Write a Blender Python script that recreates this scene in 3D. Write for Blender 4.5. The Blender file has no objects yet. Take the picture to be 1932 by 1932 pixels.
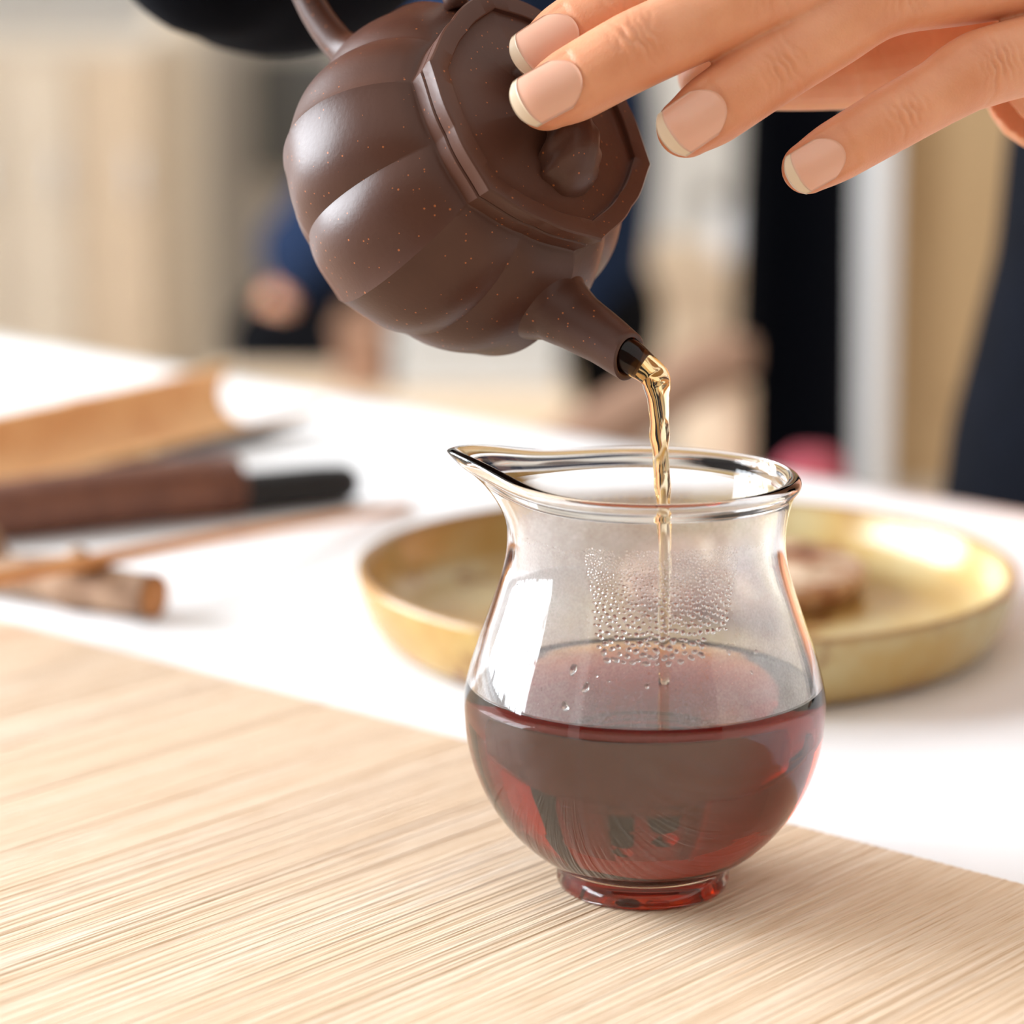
import bpy, math, random
import numpy as np

# ------------------------------------------------------------------ camera
F_PX = 5200.0; SIZE = 1932.0; PITCH = math.radians(12.2)
CAM = np.array([0.0, 0.0, 0.215])
RT = np.array([1.0, 0, 0]); UP = np.array([0, math.sin(PITCH), math.cos(PITCH)])
FW = np.array([0, math.cos(PITCH), -math.sin(PITCH)])
sc = bpy.context.scene
COL = sc.collection
cam_d = bpy.data.cameras.new('camera'); cam = bpy.data.objects.new('camera', cam_d); COL.objects.link(cam)
cam.location = CAM; cam.rotation_euler = (math.pi/2 - PITCH, 0, 0)
cam_d.sensor_width = 36; cam_d.sensor_height = 36; cam_d.lens = F_PX/SIZE*36
cam_d.clip_start = 0.01; cam_d.clip_end = 50
cam_d.dof.use_dof = True; cam_d.dof.focus_distance = 0.598; cam_d.dof.aperture_fstop = 7.5
sc.camera = cam

# ------------------------------------------------------------------ light
world = bpy.data.worlds.new('world'); sc.world = world; world.use_nodes = True
bg = world.node_tree.nodes['Background']
bg.inputs[0].default_value = (1.0, 0.955, 0.90, 1); bg.inputs[1].default_value = 0.62
def area(name, loc, target, sx, sy, power, col):
    l = bpy.data.lights.new(name, 'AREA'); l.shape = 'RECTANGLE'; l.size = sx; l.size_y = sy
    l.energy = power; l.color = col
    o = bpy.data.objects.new(name, l); COL.objects.link(o); o.location = loc
    d = np.array(target, float) - np.array(loc, float)
    from mathutils import Vector
    o.rotation_euler = Vector(d).to_track_quat('-Z', 'Y').to_euler()
    return o
WIN_Y = (0.75, 1.60, 2.45)
for wy in WIN_Y:
    area('window_daylight', (-2.56, wy, 0.95), (0.0, wy, 0.95), 0.72, 1.7, 58, (0.86, 0.93, 1.0))
sc.view_settings.view_transform = 'Standard'; sc.view_settings.look = 'None'
sc.view_settings.exposure = 0.93; sc.view_settings.gamma = 1.0
sc.view_settings.use_curve_mapping = False
sc.cycles.max_bounces = 18; sc.cycles.transmission_bounces = 18; sc.cycles.glossy_bounces = 8
sc.cycles.transparent_max_bounces = 24; sc.cycles.diffuse_bounces = 5

# ------------------------------------------------------------------ helpers
rnd = random.Random(7); rng = np.random.default_rng(7)
def A3(*a): return np.array(a, float)
def unit(v): v = np.asarray(v, float); return v/np.linalg.norm(v)
def P(x, y, dep): return CAM + FW*dep + RT*((x-966)/F_PX*dep) + UP*((966-y)/F_PX*dep)
def onz(x, y, z=0.0):
    d = FW + RT*((x-966)/F_PX) + UP*((966-y)/F_PX); return CAM + d*((z-CAM[2])/d[2])
def ony(x, y, Y):
    d = FW + RT*((x-966)/F_PX) + UP*((966-y)/F_PX); return CAM + d*(Y/d[1])
def smoothstep(a, b, x): t = np.clip((x-a)/(b-a), 0, 1); return t*t*(3-2*t)

def mobj(name, V, F, mat, parent=None, smooth=True, sharp=None, org=None):
    V = np.asarray(V, float)
    if parent is not None and org is None: org = parent['_o']
    if org is None: org = (0, 0, 0)
    org = np.array(list(org), float)
    VL = V-V.mean(0); vol = 0.0
    for f in F:
        a = VL[f[0]]
        for i in range(1, len(f)-1):
            b, c = VL[f[i]], VL[f[i+1]]; vol += a[0]*(b[1]*c[2]-b[2]*c[1]) + a[1]*(b[2]*c[0]-b[0]*c[2]) + a[2]*(b[0]*c[1]-b[1]*c[0])
        if len(F) > 60000: break
    if vol < 0: F = [tuple(f)[::-1] for f in F]
    me = bpy.data.meshes.new(name); me.from_pydata((V-org).tolist(), [], [list(map(int, f)) for f in F]); me.update()
    if smooth: me.polygons.foreach_set('use_smooth', [True]*len(me.polygons))
    if sharp: me.set_sharp_from_angle(angle=math.radians(sharp))
    if mat: me.materials.append(mat)
    o = bpy.data.objects.new(name, me); COL.objects.link(o)
    if parent is not None: o.parent = parent
    else: o.location = org
    o['_o'] = [float(c) for c in org]
    return o
def root(name, loc, label, cat, group=None):
    o = bpy.data.objects.new(name, None); COL.objects.link(o); o.location = loc
    o.empty_display_size = 0.02; o['_o'] = [float(c) for c in loc]
    return tag(o, label, cat, group)
def tag(o, label, cat, group=None):
    o['label'] = label; o['category'] = cat
    if group: o['group'] = group
    return o
def struct(o): o['kind'] = 'structure'; return o
def join(*parts):
    V = []; F = []; n = 0
    for v, f in parts:
        V.append(np.asarray(v, float)); F += [[i+n for i in q] for q in f]; n += len(v)
    return np.vstack(V), F
def box(c, s, ax=None, bev=0.0):
    """box of size s about c with axes ax; chamfered all round when bev > 0"""
    c = A3(*c); h = np.array(s, float)/2
    ax = np.eye(3) if ax is None else np.array(ax)
    if bev <= 0:
        V = [c + ax.T @ (h*np.array([x, y, z])) for x in (-1, 1) for y in (-1, 1) for z in (-1, 1)]
        return np.array(V), [(0,1,3,2),(4,6,7,5),(0,4,5,1),(2,3,7,6),(0,2,6,4),(1,5,7,3)]
    import bmesh
    bm = bmesh.new(); bmesh.ops.create_cube(bm, size=2)
    for v in bm.verts: v.co = [v.co[i]*h[i] for i in range(3)]
    bmesh.ops.bevel(bm, geom=bm.edges[:], offset=bev, segments=3, affect='EDGES', profile=0.5)
    bm.verts.index_update()
    V = np.array([c + ax.T @ np.array(v.co) for v in bm.verts]); F = [[v.index for v in f.verts] for f in bm.faces]
    bm.free(); return V, F
def grid_faces(n, m, wrap=True):
    F = []
    for i in range(n-1):
        for j in range(m if wrap else m-1):
            k = (j+1) % m; F.append((i*m+j, i*m+k, (i+1)*m+k, (i+1)*m+j))
    return F
def revolve(prof, n=64, c=(0, 0, 0), fr=None):
    """closed-at-axis revolve of (r,z) list; fr(theta array, index)-> radius factor"""
    th = np.arange(n)*2*math.pi/n; V = []
    for i, (r, z) in enumerate(prof):
        k = np.ones(n) if fr is None else fr(th, i)
        V.append(np.stack([r*k*np.cos(th), r*k*np.sin(th), np.full(n, z)], 1))
    V = np.vstack(V) + A3(*c); F = grid_faces(len(prof), n); L = len(prof)
    if prof[0][0] > 1e-9: F.append(tuple(range(n))[::-1])
    if prof[-1][0] > 1e-9: F.append(tuple((L-1)*n + i for i in range(n)))
    return V, F
def catmull(pts, per=12):
    pts = np.asarray(pts, float); p = np.vstack([2*pts[0]-pts[1], pts, 2*pts[-1]-pts[-2]]); out = []
    for i in range(1, len(p)-2):
        for t in np.arange(per)/per:
            out.append(0.5*((2*p[i]) + (-p[i-1]+p[i+1])*t + (2*p[i-1]-5*p[i]+4*p[i+1]-p[i+2])*t*t + (-p[i-1]+3*p[i]-3*p[i+1]+p[i+2])*t**3))
    out.append(p[-2]); return np.array(out)
def tube(path, ra, rb=None, n=20, ref=(0, 0, 1), cap0='flat', cap1='flat'):
    """tube along path; ra = half width (side), rb = half thickness (along ref)"""
    path = np.asarray(path, float); L = len(path)
    ra = np.broadcast_to(np.asarray(ra, float), (L,)).copy(); rb = ra.copy() if rb is None else np.broadcast_to(np.asarray(rb, float), (L,)).copy()
    ref = np.asarray(ref, float); ref = np.broadcast_to(ref, (L, 3))
    T = np.gradient(path, axis=0); T /= np.linalg.norm(T, axis=1)[:, None]
    rings = []
    def ring(c, t, a, b, rf):
        d = rf - t*(rf@t)
        if d@d < 1e-8: d = A3(1, 0.3, 0) - t*(A3(1, 0.3, 0)@t)
        d = unit(d); s = np.cross(t, d)
        th = np.arange(n)*2*math.pi/n
        return c + a*np.cos(th)[:, None]*s + b*np.sin(th)[:, None]*d
    K = 6
    if cap0 == 'round':
        for k in range(K):
            a = math.pi/2*(1-(k+0.25)/K); rings.append(ring(path[0]-T[0]*ra[0]*math.sin(a), T[0], ra[0]*math.cos(a), rb[0]*math.cos(a), ref[0]))
    for i in range(L): rings.append(ring(path[i], T[i], ra[i], rb[i], ref[i]))
    if cap1 == 'round':
        for k in range(K):
            a = math.pi/2*(k+1-0.25)/K; rings.append(ring(path[-1]+T[-1]*ra[-1]*math.sin(a), T[-1], ra[-1]*math.cos(a), rb[-1]*math.cos(a), ref[-1]))
    V = np.vstack(rings); F = grid_faces(len(rings), n)
    F.append(tuple(range(n))[::-1]); F.append(tuple((len(rings)-1)*n+i for i in range(n)))
    return V, F
def remesh(V, F, voxel, smooth=6, fac=0.5):
    me = bpy.data.meshes.new('tmp'); me.from_pydata(np.asarray(V).tolist(), [], [list(map(int, f)) for f in F])
    o = bpy.data.objects.new('tmp', me); COL.objects.link(o)
    m = o.modifiers.new('r', 'REMESH'); m.mode = 'VOXEL'; m.voxel_size = voxel; m.adaptivity = 0
    if smooth:
        s = o.modifiers.new('s', 'SMOOTH'); s.iterations = smooth; s.factor = fac
    dg = bpy.context.evaluated_depsgraph_get(); me2 = bpy.data.meshes.new_from_object(o.evaluated_get(dg))
    V2 = np.empty(len(me2.vertices)*3); me2.vertices.foreach_get('co', V2); V2 = V2.reshape(-1, 3)
    F2 = [tuple(p.vertices) for p in me2.polygons]
    N = np.empty(len(me2.vertices)*3); me2.vertices.foreach_get('normal', N); N = N.reshape(-1, 3)
    bpy.data.objects.remove(o); bpy.data.meshes.remove(me); bpy.data.meshes.remove(me2)
    return V2, F2, N

# ------------------------------------------------------------------ materials
class MB:
    def __init__(s, name):
        s.m = bpy.data.materials.new(name); s.m.use_nodes = True; s.nt = s.m.node_tree
        s.b = s.nt.nodes['Principled BSDF']; s.out = s.nt.nodes['Material Output']
    def n(s, t, **k):
        x = s.nt.nodes.new(t)
        for a, v in k.items():
            if a.startswith('i_'):
                key = a[2:]; x.inputs[int(key) if key.isdigit() else key].default_value = v
            else: setattr(x, a, v)
        return x
    def l(s, a, b): s.nt.links.new(a, b)
    def obj(s, scale=(1, 1, 1), rot=(0, 0, 0), space='Object'):
        tc = s.n('ShaderNodeTexCoord'); mp = s.n('ShaderNodeMapping')
        mp.inputs['Scale'].default_value = scale; mp.inputs['Rotation'].default_value = rot
        s.l(tc.outputs[space], mp.inputs[0]); return mp.outputs[0]
    def noise(s, vec, scale, detail=4, rough=0.55):
        x = s.n('ShaderNodeTexNoise'); s.l(vec, x.inputs['Vector']); x.inputs['Scale'].default_value = scale
        x.inputs['Detail'].default_value = detail; x.inputs['Roughness'].default_value = rough; return x.outputs['Fac']
    def ramp(s, fac, stops):
        r = s.n('ShaderNodeValToRGB'); s.l(fac, r.inputs[0]); e = r.color_ramp.elements
        while len(e) < len(stops): e.new(0.5)
        for x, (p, c) in zip(e, stops): x.position = p; x.color = (*c, 1) if len(c) == 3 else c
        return r.outputs[0]
    def mix(s, fac, a, b):
        x = s.n('ShaderNodeMix', data_type='RGBA')
        for sock, v in ((x.inputs[0], fac), (x.inputs[6], a), (x.inputs[7], b)):
            if hasattr(v, 'is_linked'): s.l(v, sock)
            elif isinstance(v, tuple): sock.default_value = (*v, 1) if len(v) == 3 else v
            else: sock.default_value = v
        return x.outputs[2]
    def bump(s, h, strength=0.3, dist=0.001, normal=None):
        b = s.n('ShaderNodeBump'); b.inputs['Strength'].default_value = strength; b.inputs['Distance'].default_value = dist
        s.l(h, b.inputs['Height'])
        if normal is not None: s.l(normal, b.inputs['Normal'])
        return b.outputs[0]
    def set(s, **k):
        for a, v in k.items():
            i = s.b.inputs[a.replace('_', ' ')]
            if hasattr(v, 'is_linked'): s.l(v, i)
            elif isinstance(v, tuple): i.default_value = (*v, 1) if len(v) == 3 and i.type == 'RGBA' else v
            else: i.default_value = v
        return s
def simple(name, col, rough=0.6, var=0.12, scale=30, spec=0.4, bump=0.0, bdist=0.001):
    m = MB(name); v = m.obj(); nz = m.noise(v, scale)
    lo = tuple(c*(1-var) for c in col); hi = tuple(min(1, c*(1+var)) for c in col)
    m.set(Base_Color=m.ramp(nz, [(0.3, lo), (0.7, hi)]), Roughness=rough)
    m.b.inputs['Specular IOR Level'].default_value = spec
    if bump: m.set(Normal=m.bump(m.noise(v, scale*6, 3), bump, bdist))
    return m.m

M = {}
M['cloth'] = simple('white_linen', (0.86, 0.86, 0.87), 0.75, 0.02, 40, 0.25, 0.15, 0.0004)
# --- pale fibrous wood of the mat: colour streaks run along local X
m = MB('pale_fibrous_wood'); v = m.obj((9, 620, 1)); v2 = m.obj((45, 1900, 1)); v3 = m.obj((3, 60, 1))
n1 = m.noise(v, 1, 5, 0.65); n2 = m.noise(v2, 1, 3, 0.6); n3 = m.noise(v3, 1, 2)
base = m.ramp(n1, [(0.28, (0.58, 0.40, 0.26)), (0.46, (0.75, 0.585, 0.43)), (0.66, (0.84, 0.71, 0.58))])
c2 = m.mix(m.ramp(n2, [(0.30, (1, 1, 1)), (0.47, (0, 0, 0))]), base, (0.50, 0.31, 0.17))
c3 = m.mix(m.ramp(n3, [(0.35, (0.45, 0.45, 0.45)), (0.65, (0, 0, 0))]), c2, (0.70, 0.50, 0.32))
m.set(Base_Color=c3, Roughness=0.55, Normal=m.bump(n1, 0.5, 0.0006, m.bump(n2, 0.5, 0.0004)))
m.b.inputs['Specular IOR Level'].default_value = 0.3; M['mat'] = m.m
# --- glass, tea, water
def glassy(name, ior, col=(1, 1, 1), rough=0.0):
    m = MB(name); m.set(Base_Color=col, Roughness=rough, IOR=ior); m.b.inputs['Transmission Weight'].default_value = 1.0
    return m
M['glass'] = glassy('clear_glass', 1.47).m
M['water'] = glassy('water', 1.33).m
m = glassy('black_tea', 1.335)
va = m.n('ShaderNodeVolumeAbsorption'); va.inputs['Color'].default_value = (0.865, 0.59, 0.0, 1); va.inputs['Density'].default_value = 235
m.l(va.outputs[0], m.out.inputs['Volume']); M['tea'] = m.m
# --- condensation film: fine fog on the inside of the glass
m = MB('condensation'); v = m.obj()
tr = m.n('ShaderNodeBsdfTransparent'); df = m.n('ShaderNodeBsdfDiffuse'); tl = m.n('ShaderNodeBsdfTranslucent')
for q in (df, tl): q.inputs[0].default_value = (0.93, 0.93, 0.95, 1)
fogmix = m.n('ShaderNodeMixShader'); fogmix.inputs[0].default_value = 0.5
m.l(df.outputs[0], fogmix.inputs[1]); m.l(tl.outputs[0], fogmix.inputs[2])
at = m.n('ShaderNodeAttribute', attribute_name='fog')
nz = m.noise(v, 160, 4, 0.7); nz2 = m.noise(v, 1800, 2, 0.6)
mm = m.n('ShaderNodeMath', operation='MULTIPLY'); m.l(at.outputs['Fac'], mm.inputs[0])
rr = m.n('ShaderNodeMapRange'); rr.inputs[1].default_value = 0.3; rr.inputs[2].default_value = 0.7; rr.inputs[3].default_value = 0.75; rr.inputs[4].default_value = 1.15
m.l(nz, rr.inputs[0]); m.l(rr.outputs[0], mm.inputs[1])
m3 = m.n('ShaderNodeMath', operation='MULTIPLY'); r3 = m.n('ShaderNodeMapRange'); r3.inputs[1].default_value = 0.3; r3.inputs[2].default_value = 0.7; r3.inputs[3].default_value = 0.8; r3.inputs[4].default_value = 1.2
m.l(nz2, r3.inputs[0]); m.l(mm.outputs[0], m3.inputs[0]); m.l(r3.outputs[0], m3.inputs[1])
ms = m.n('ShaderNodeMixShader'); m.l(m3.outputs[0], ms.inputs[0]); m.l(tr.outputs[0], ms.inputs[1]); m.l(fogmix.outputs[0], ms.inputs[2])
m.l(ms.outputs[0], m.out.inputs[0]); M['fog'] = m.m
# --- purple-brown clay with rusty grains
m = MB('zisha_clay'); v = m.obj()
nz = m.noise(v, 25, 3); fine = m.noise(v, 900, 2)
base = m.ramp(nz, [(0.3, (0.060, 0.023, 0.015)), (0.7, (0.090, 0.036, 0.022))])
vor = m.n('ShaderNodeTexVoronoi'); vor.inputs['Scale'].default_value = 900; m.l(v, vor.inputs['Vector'])
pick = m.n('ShaderNodeSeparateColor'); m.l(vor.outputs['Color'], pick.inputs[0])
dsz = m.n('ShaderNodeMapRange'); dsz.inputs[3].default_value = 0.05; dsz.inputs[4].default_value = 0.24; m.l(pick.outputs[1], dsz.inputs[0])
dots = m.n('ShaderNodeMath', operation='LESS_THAN'); m.l(vor.outputs['Distance'], dots.inputs[0]); m.l(dsz.outputs[0], dots.inputs[1])
sel = m.n('ShaderNodeMath', operation='GREATER_THAN'); sel.inputs[1].default_value = 0.80; m.l(pick.outputs[0], sel.inputs[0])
both = m.n('ShaderNodeMath', operation='MULTIPLY'); m.l(dots.outputs[0], both.inputs[0]); m.l(sel.outputs[0], both.inputs[1])
m.set(Base_Color=m.mix(both.outputs[0], base, (0.36, 0.11, 0.035)), Roughness=0.40, Normal=m.bump(fine, 0.12, 0.0003))
m.b.inputs['Specular IOR Level'].default_value = 0.32; M['clay'] = m.m
# --- skin
m = MB('skin'); v = m.obj()
at = m.n('ShaderNodeAttribute', attribute_name='tone')
nz = m.noise(v, 90, 4); base = m.ramp(nz, [(0.3, (0.69, 0.31, 0.165)), (0.7, (0.79, 0.395, 0.225))])
colr = m.mix(at.outputs['Fac'], base, (0.58, 0.20, 0.10))
vo = m.n('ShaderNodeTexVoronoi', feature='DISTANCE_TO_EDGE'); vo.inputs['Scale'].default_value = 1100; m.l(v, vo.inputs['Vector'])
m.set(Base_Color=colr, Roughness=0.42, Normal=m.bump(vo.outputs['Distance'], 0.18, 0.0004))
m.b.inputs['Subsurface Weight'].default_value = 0.35; m.b.inputs['Subsurface Radius'].default_value = (1.0, 0.35, 0.18)
m.b.inputs['Subsurface Scale'].default_value = 0.003; m.b.inputs['Specular IOR Level'].default_value = 0.4; M['skin'] = m.m
m = MB('nail'); m.set(Base_Color=(0.76, 0.43, 0.31), Roughness=0.28); m.b.inputs['Subsurface Weight'].default_value = 0.3
m.b.inputs['Subsurface Radius'].default_value = (1, .4, .25); m.b.inputs['Subsurface Scale'].default_value = 0.001; M['nail'] = m.m
M['nailtip'] = simple('nail_free_edge', (0.74, 0.58, 0.42), 0.3, 0.03)
M['navy'] = simple('navy_fabric', (0.0018, 0.0025, 0.0052), 0.9, 0.25, 60, 0.06, 0.2, 0.0005)
M['black'] = simple('black_fabric', (0.004, 0.004, 0.005), 0.9, 0.2, 60, 0.06)
M['navytop'] = simple('blue_navy_fabric', (0.012, 0.022, 0.052), 0.9, 0.2, 60, 0.08)
M['hair'] = simple('dark_hair', (0.012, 0.009, 0.008), 0.5, 0.3, 200)
# --- glazed ceramic dish
m = MB('ochre_glaze'); v = m.obj(); n1 = m.noise(v, 14, 5, 0.6); n2 = m.noise(v, 38, 5, 0.7)
b = m.ramp(n1, [(0.32, (0.40, 0.20, 0.045)), (0.5, (0.50, 0.33, 0.11)), (0.70, (0.56, 0.50, 0.29))])
b = m.mix(m.ramp(n2, [(0.60, (0, 0, 0)), (0.68, (1, 1, 1))]), b, (0.23, 0.09, 0.03))
at = m.n('ShaderNodeAttribute', attribute_name='edge')
b = m.mix(at.outputs['Fac'], b, (0.28, 0.13, 0.05))
m.set(Base_Color=b, Roughness=0.22); M['glaze'] = m.m
m = MB('coaster'); v = m.obj(); n1 = m.noise(v, 60, 3)
m.set(Base_Color=m.ramp(n1, [(0.42, (0.22, 0.075, 0.035)), (0.52, (0.45, 0.22, 0.11)), (0.62, (0.72, 0.56, 0.40))]), Roughness=0.6); M['coaster'] = m.m
def wood(name, lo, hi, sc_=(8, 90, 90), rough=0.5):
    m = MB(name); v = m.obj(sc_); n1 = m.noise(v, 1, 4)
    m.set(Base_Color=m.ramp(n1, [(0.3, lo), (0.7, hi)]), Roughness=rough); return m.m
M['bamboo'] = wood('bamboo', (0.74, 0.37, 0.14), (0.90, 0.56, 0.26), (60, 60, 60), 0.45)
M['darkbamboo'] = wood('dark_outer_bamboo', (0.035, 0.020, 0.013), (0.07, 0.04, 0.025), (60, 60, 60), 0.4)  # darker tone for the outer layer of the scoop
M['bark'] = wood('twig_bark', (0.19, 0.10, 0.055), (0.42, 0.27, 0.17), (90, 90, 90), 0.8)
M['cut'] = wood('cut_wood', (0.44, 0.17, 0.05), (0.56, 0.25, 0.08), (120, 120, 120), 0.6)
M['stick'] = wood('stick_wood', (0.52, 0.20, 0.05), (0.66, 0.30, 0.09), (70, 70, 70), 0.5)
M['brown'] = wood('brown_leather', (0.13, 0.045, 0.025), (0.20, 0.075, 0.04), (150, 150, 150), 0.5)
M['ebony'] = simple('black_lacquer', (0.008, 0.008, 0.010), 0.4, 0.2)
M['walnut'] = wood('brown_bench_wood', (0.24, 0.12, 0.07), (0.33, 0.18, 0.11), (20, 20, 20), 0.5)
M['palewood'] = wood('pale_wood', (0.62, 0.46, 0.31), (0.72, 0.56, 0.40), (4, 20, 20), 0.6)
M['tan'] = simple('tan_panel', (0.74, 0.62, 0.48), 0.6, 0.04, 3)
M['cream'] = simple('cream_wall_paint', (0.78, 0.70, 0.59), 0.8, 0.03, 2)
M['offwhite'] = simple('off_white_paint', (0.72, 0.70, 0.66), 0.7, 0.02, 2)
M['greige'] = simple('grey_beige_panel', (0.50, 0.46, 0.41), 0.7, 0.03, 2)
M['floor'] = simple('light_floor', (0.55, 0.49, 0.42), 0.5, 0.05, 3)
M['darkwall'] = simple('grey_brown_wall_paint', (0.16, 0.13, 0.11), 0.8, 0.05, 2)
M['tan2'] = simple('tan_door', (0.68, 0.52, 0.36), 0.6, 0.04, 3)
M['palegrey'] = simple('pale_grey_card', (0.46, 0.44, 0.41), 0.7, 0.03, 5)
M['screen'] = simple('grey_screen', (0.10, 0.10, 0.095), 0.5, 0.05, 5)
M['white'] = simple('white_plastic', (0.82, 0.83, 0.85), 0.4, 0.02)
M['pink'] = simple('pink_fabric', (0.55, 0.10, 0.14), 0.8, 0.1)
M['ochrewood'] = wood('ochre_wood_door', (0.42, 0.26, 0.12), (0.52, 0.36, 0.20), (10, 10, 0.8), 0.55)

# ------------------------------------------------------------------ the room
FLOOR = -0.75
V, Fc = box((0, 3.0, FLOOR-0.05), (9, 9, 0.1)); struct(mobj('floor', V, Fc, M['floor'], smooth=False))
YW = 6.6
V, Fc = box((0, YW+0.06, 0.55), (9, 0.12, 2.6)); wb = struct(mobj('wall_back', V, Fc, M['offwhite'], smooth=False))
def wx(px, d): return (px-966)/F_PX*d*math.cos(PITCH)*1.012
# wall on the window side, three openings between piers
xs = -2.55; segs = [(-1.5, WIN_Y[0]-0.4), (WIN_Y[0]+0.4, WIN_Y[1]-0.4), (WIN_Y[1]+0.4, WIN_Y[2]-0.4), (WIN_Y[2]+0.4, 7.5)]
parts = [box((xs, (a+b)/2, 0.55), (0.12, b-a, 2.6)) for a, b in segs]
parts += [box((xs, sum((WIN_Y[0]-.4, WIN_Y[2]+.4))/2, -0.35), (0.119, WIN_Y[2]-WIN_Y[0]+0.8, 0.8))]
struct(mobj('wall_left', *join(*parts), M['offwhite'], smooth=False))
struct(mobj('wall_front_unseen', *box((0.2, -2.3, 0.55), (5.6, 0.12, 2.6)), M['darkwall'], smooth=False))  # unseen wall, added dark to cut pale reflections in the tea
struct(mobj('wall_right_unseen', *box((3.0, 2.2, 0.55), (0.12, 8.8, 2.6)), M['cream'], smooth=False))  # unseen wall, added so that sky light falls mostly from above
for i, wy in enumerate(WIN_Y):
    w = bpy.data.objects.new('window_%d' % (i+1), None); COL.objects.link(w); w.location = (xs, wy, 0.05); w['_o'] = [xs, wy, 0.05]; struct(w)
    fr = [box((xs+0.02, wy+s*0.38, 0.95), (0.05, 0.04, 1.8)) for s in (-1, 1)] + [box((xs+0.02, wy, z), (0.049, 0.8, 0.04)) for z in (0.07, 1.83)]
    fr += [box((xs+0.02, wy+q_, 0.95), (0.04, 0.030, 1.72)) for q_ in (-0.12, 0.12)] + [box((xs+0.02, wy, z), (0.039, 0.74, 0.030)) for z in (0.66, 1.24)]
    mobj('window_frame', *join(*fr), M['white'], w, smooth=False)
# tan cabinet front and pilaster on the left of the far wall
def wallbox(name, px0, px1, z0, z1, dep, thick, mat, kind=True, label=None, cat=None):
    x0, x1 = wx(px0, dep), wx(px1, dep)
    o = mobj(name, *box(((x0+x1)/2, dep+thick/2, (z0+z1)/2), (x1-x0, thick, z1-z0), bev=0.004), mat, smooth=False)
    if label: tag(o, label, cat)
    else: struct(o)
    return o
wallbox('trim_1', 285, 372, FLOOR, 1.85, 5.9, 0.20, M['cream'])
cab = root('wall_cabinet', (wx(60, 5.6), 5.6, FLOOR), 'tan three-door cabinet against the far wall beside the cream pillar', 'cabinet')
x0, x1 = wx(-150, 5.6), wx(285, 5.6)
mobj('body', *box(((x0+x1)/2, 5.85, FLOOR+0.35), (x1-x0, 0.5, 0.70), bev=0.006), M['tan'], cab, smooth=False)
for k in range(3):
    a = x0+(x1-x0)*k/3+0.004; b = x0+(x1-x0)*(k+1)/3-0.004
    d_ = mobj('door', *box(((a+b)/2, 5.588, FLOOR+0.35), (b-a, 0.022, 0.66), bev=0.004), M['tan2' if k == 2 else 'tan'], cab, smooth=False)
    hx = b-0.03
    mobj('handle', *tube([(hx, 5.565, FLOOR+0.40), (hx, 5.565, FLOOR+0.50)], 0.007, n=10), M['white'], d_)
mobj('top', *box(((x0+x1)/2, 5.85, FLOOR+0.712), (x1-x0+0.02, 0.53, 0.024), bev=0.005), M['cream'], cab, smooth=False)
wallbox('trim_2', 372, 575, FLOOR, 1.85, 6.35, 0.2, M['greige'])
pa = ony(470, 95, 6.3); pb = ony(650, 335, 6.3)
scr = root('wall_screen', A3((pa[0]+pb[0])/2, 6.34, (pa[2]+pb[2])/2), 'dark grey screen on the far wall behind the teapot', 'screen')
mobj('frame', *box(((pa[0]+pb[0])/2, 6.33, (pa[2]+pb[2])/2), (pb[0]-pa[0], 0.03, pa[2]-pb[2]), bev=0.004), M['greige'], scr, smooth=False)
mobj('panel', *box(((pa[0]+pb[0])/2, 6.312, (pa[2]+pb[2])/2), (pb[0]-pa[0]-0.015, 0.012, pa[2]-pb[2]-0.015), bev=0.003), M['screen'], scr, smooth=False)
# door with white frame at the right of the far room
wallbox('trim_3', 1592, 1692, FLOOR, 1.6, 4.6, 0.12, M['white'])
dr = struct(bpy.data.objects.new('door_1', None)); COL.objects.link(dr); dr.location = (wx(1850, 4.66), 4.66, FLOOR); dr['_o'] = list(dr.location)
x0, x1 = wx(1692, 4.66), wx(2450, 4.66)
mobj('leaf', *box(((x0+x1)/2, 4.69, FLOOR+1.05), (x1-x0, 0.045, 2.1), bev=0.004), M['ochrewood'], dr, smooth=False)
for k in range(2):
    mobj('panel', *box(((x0+x1)/2, 4.662, FLOOR+0.55+k*0.98), (x1-x0-0.16, 0.014, 0.80), bev=0.005), M['ochrewood'], dr, smooth=False)
mobj('door_handle', *tube([(x1-0.06, 4.62, FLOOR+1.0), (x1-0.18, 4.62, FLOOR+1.0)], 0.009, n=10), M['white'], dr)
# sideboard between pot and far person
sb = root('sideboard', (wx(1250, 5.2), 5.4, FLOOR), 'pale wooden sideboard standing against the far wall', 'sideboard')
x0, x1 = wx(1080, 5.2), wx(1640, 5.2)
sb_z = ony(1290, 505, 5.2)[2]
mobj('body', *box(((x0+x1)/2, 5.45, (FLOOR+sb_z)/2), (x1-x0, 0.45, sb_z-FLOOR-0.03), bev=0.004), M['palewood'], sb, smooth=False)
mobj('top', *box(((x0+x1)/2, 5.44, sb_z-0.014), (x1-x0+0.03, 0.49, 0.028), bev=0.004), M['palewood'], sb, smooth=False)
for k in range(2):
    a = x0+(x1-x0)*k/2+0.01; b = x0+(x1-x0)*(k+1)/2-0.01
    d_ = mobj('door', *box(((a+b)/2, 5.216, (FLOOR+sb_z)/2-0.02), (b-a, 0.02, sb_z-FLOOR-0.10), bev=0.003), M['palewood'], sb, smooth=False)
    mobj('knob', *revolve([(0, 0), (0.011, 0.002), (0.013, 0.010), (0.006, 0.018), (0, 0.02)], 12, ((a+b)/2+(0.5-k)*0.3, 5.19, sb_z-0.2)), M['walnut'], d_)
p = ony(1376, 505, 5.35)
jar = root('white_jar', (p[0], 5.35, sb_z), 'white lidded jar standing on the pale sideboard', 'jar')
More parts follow.
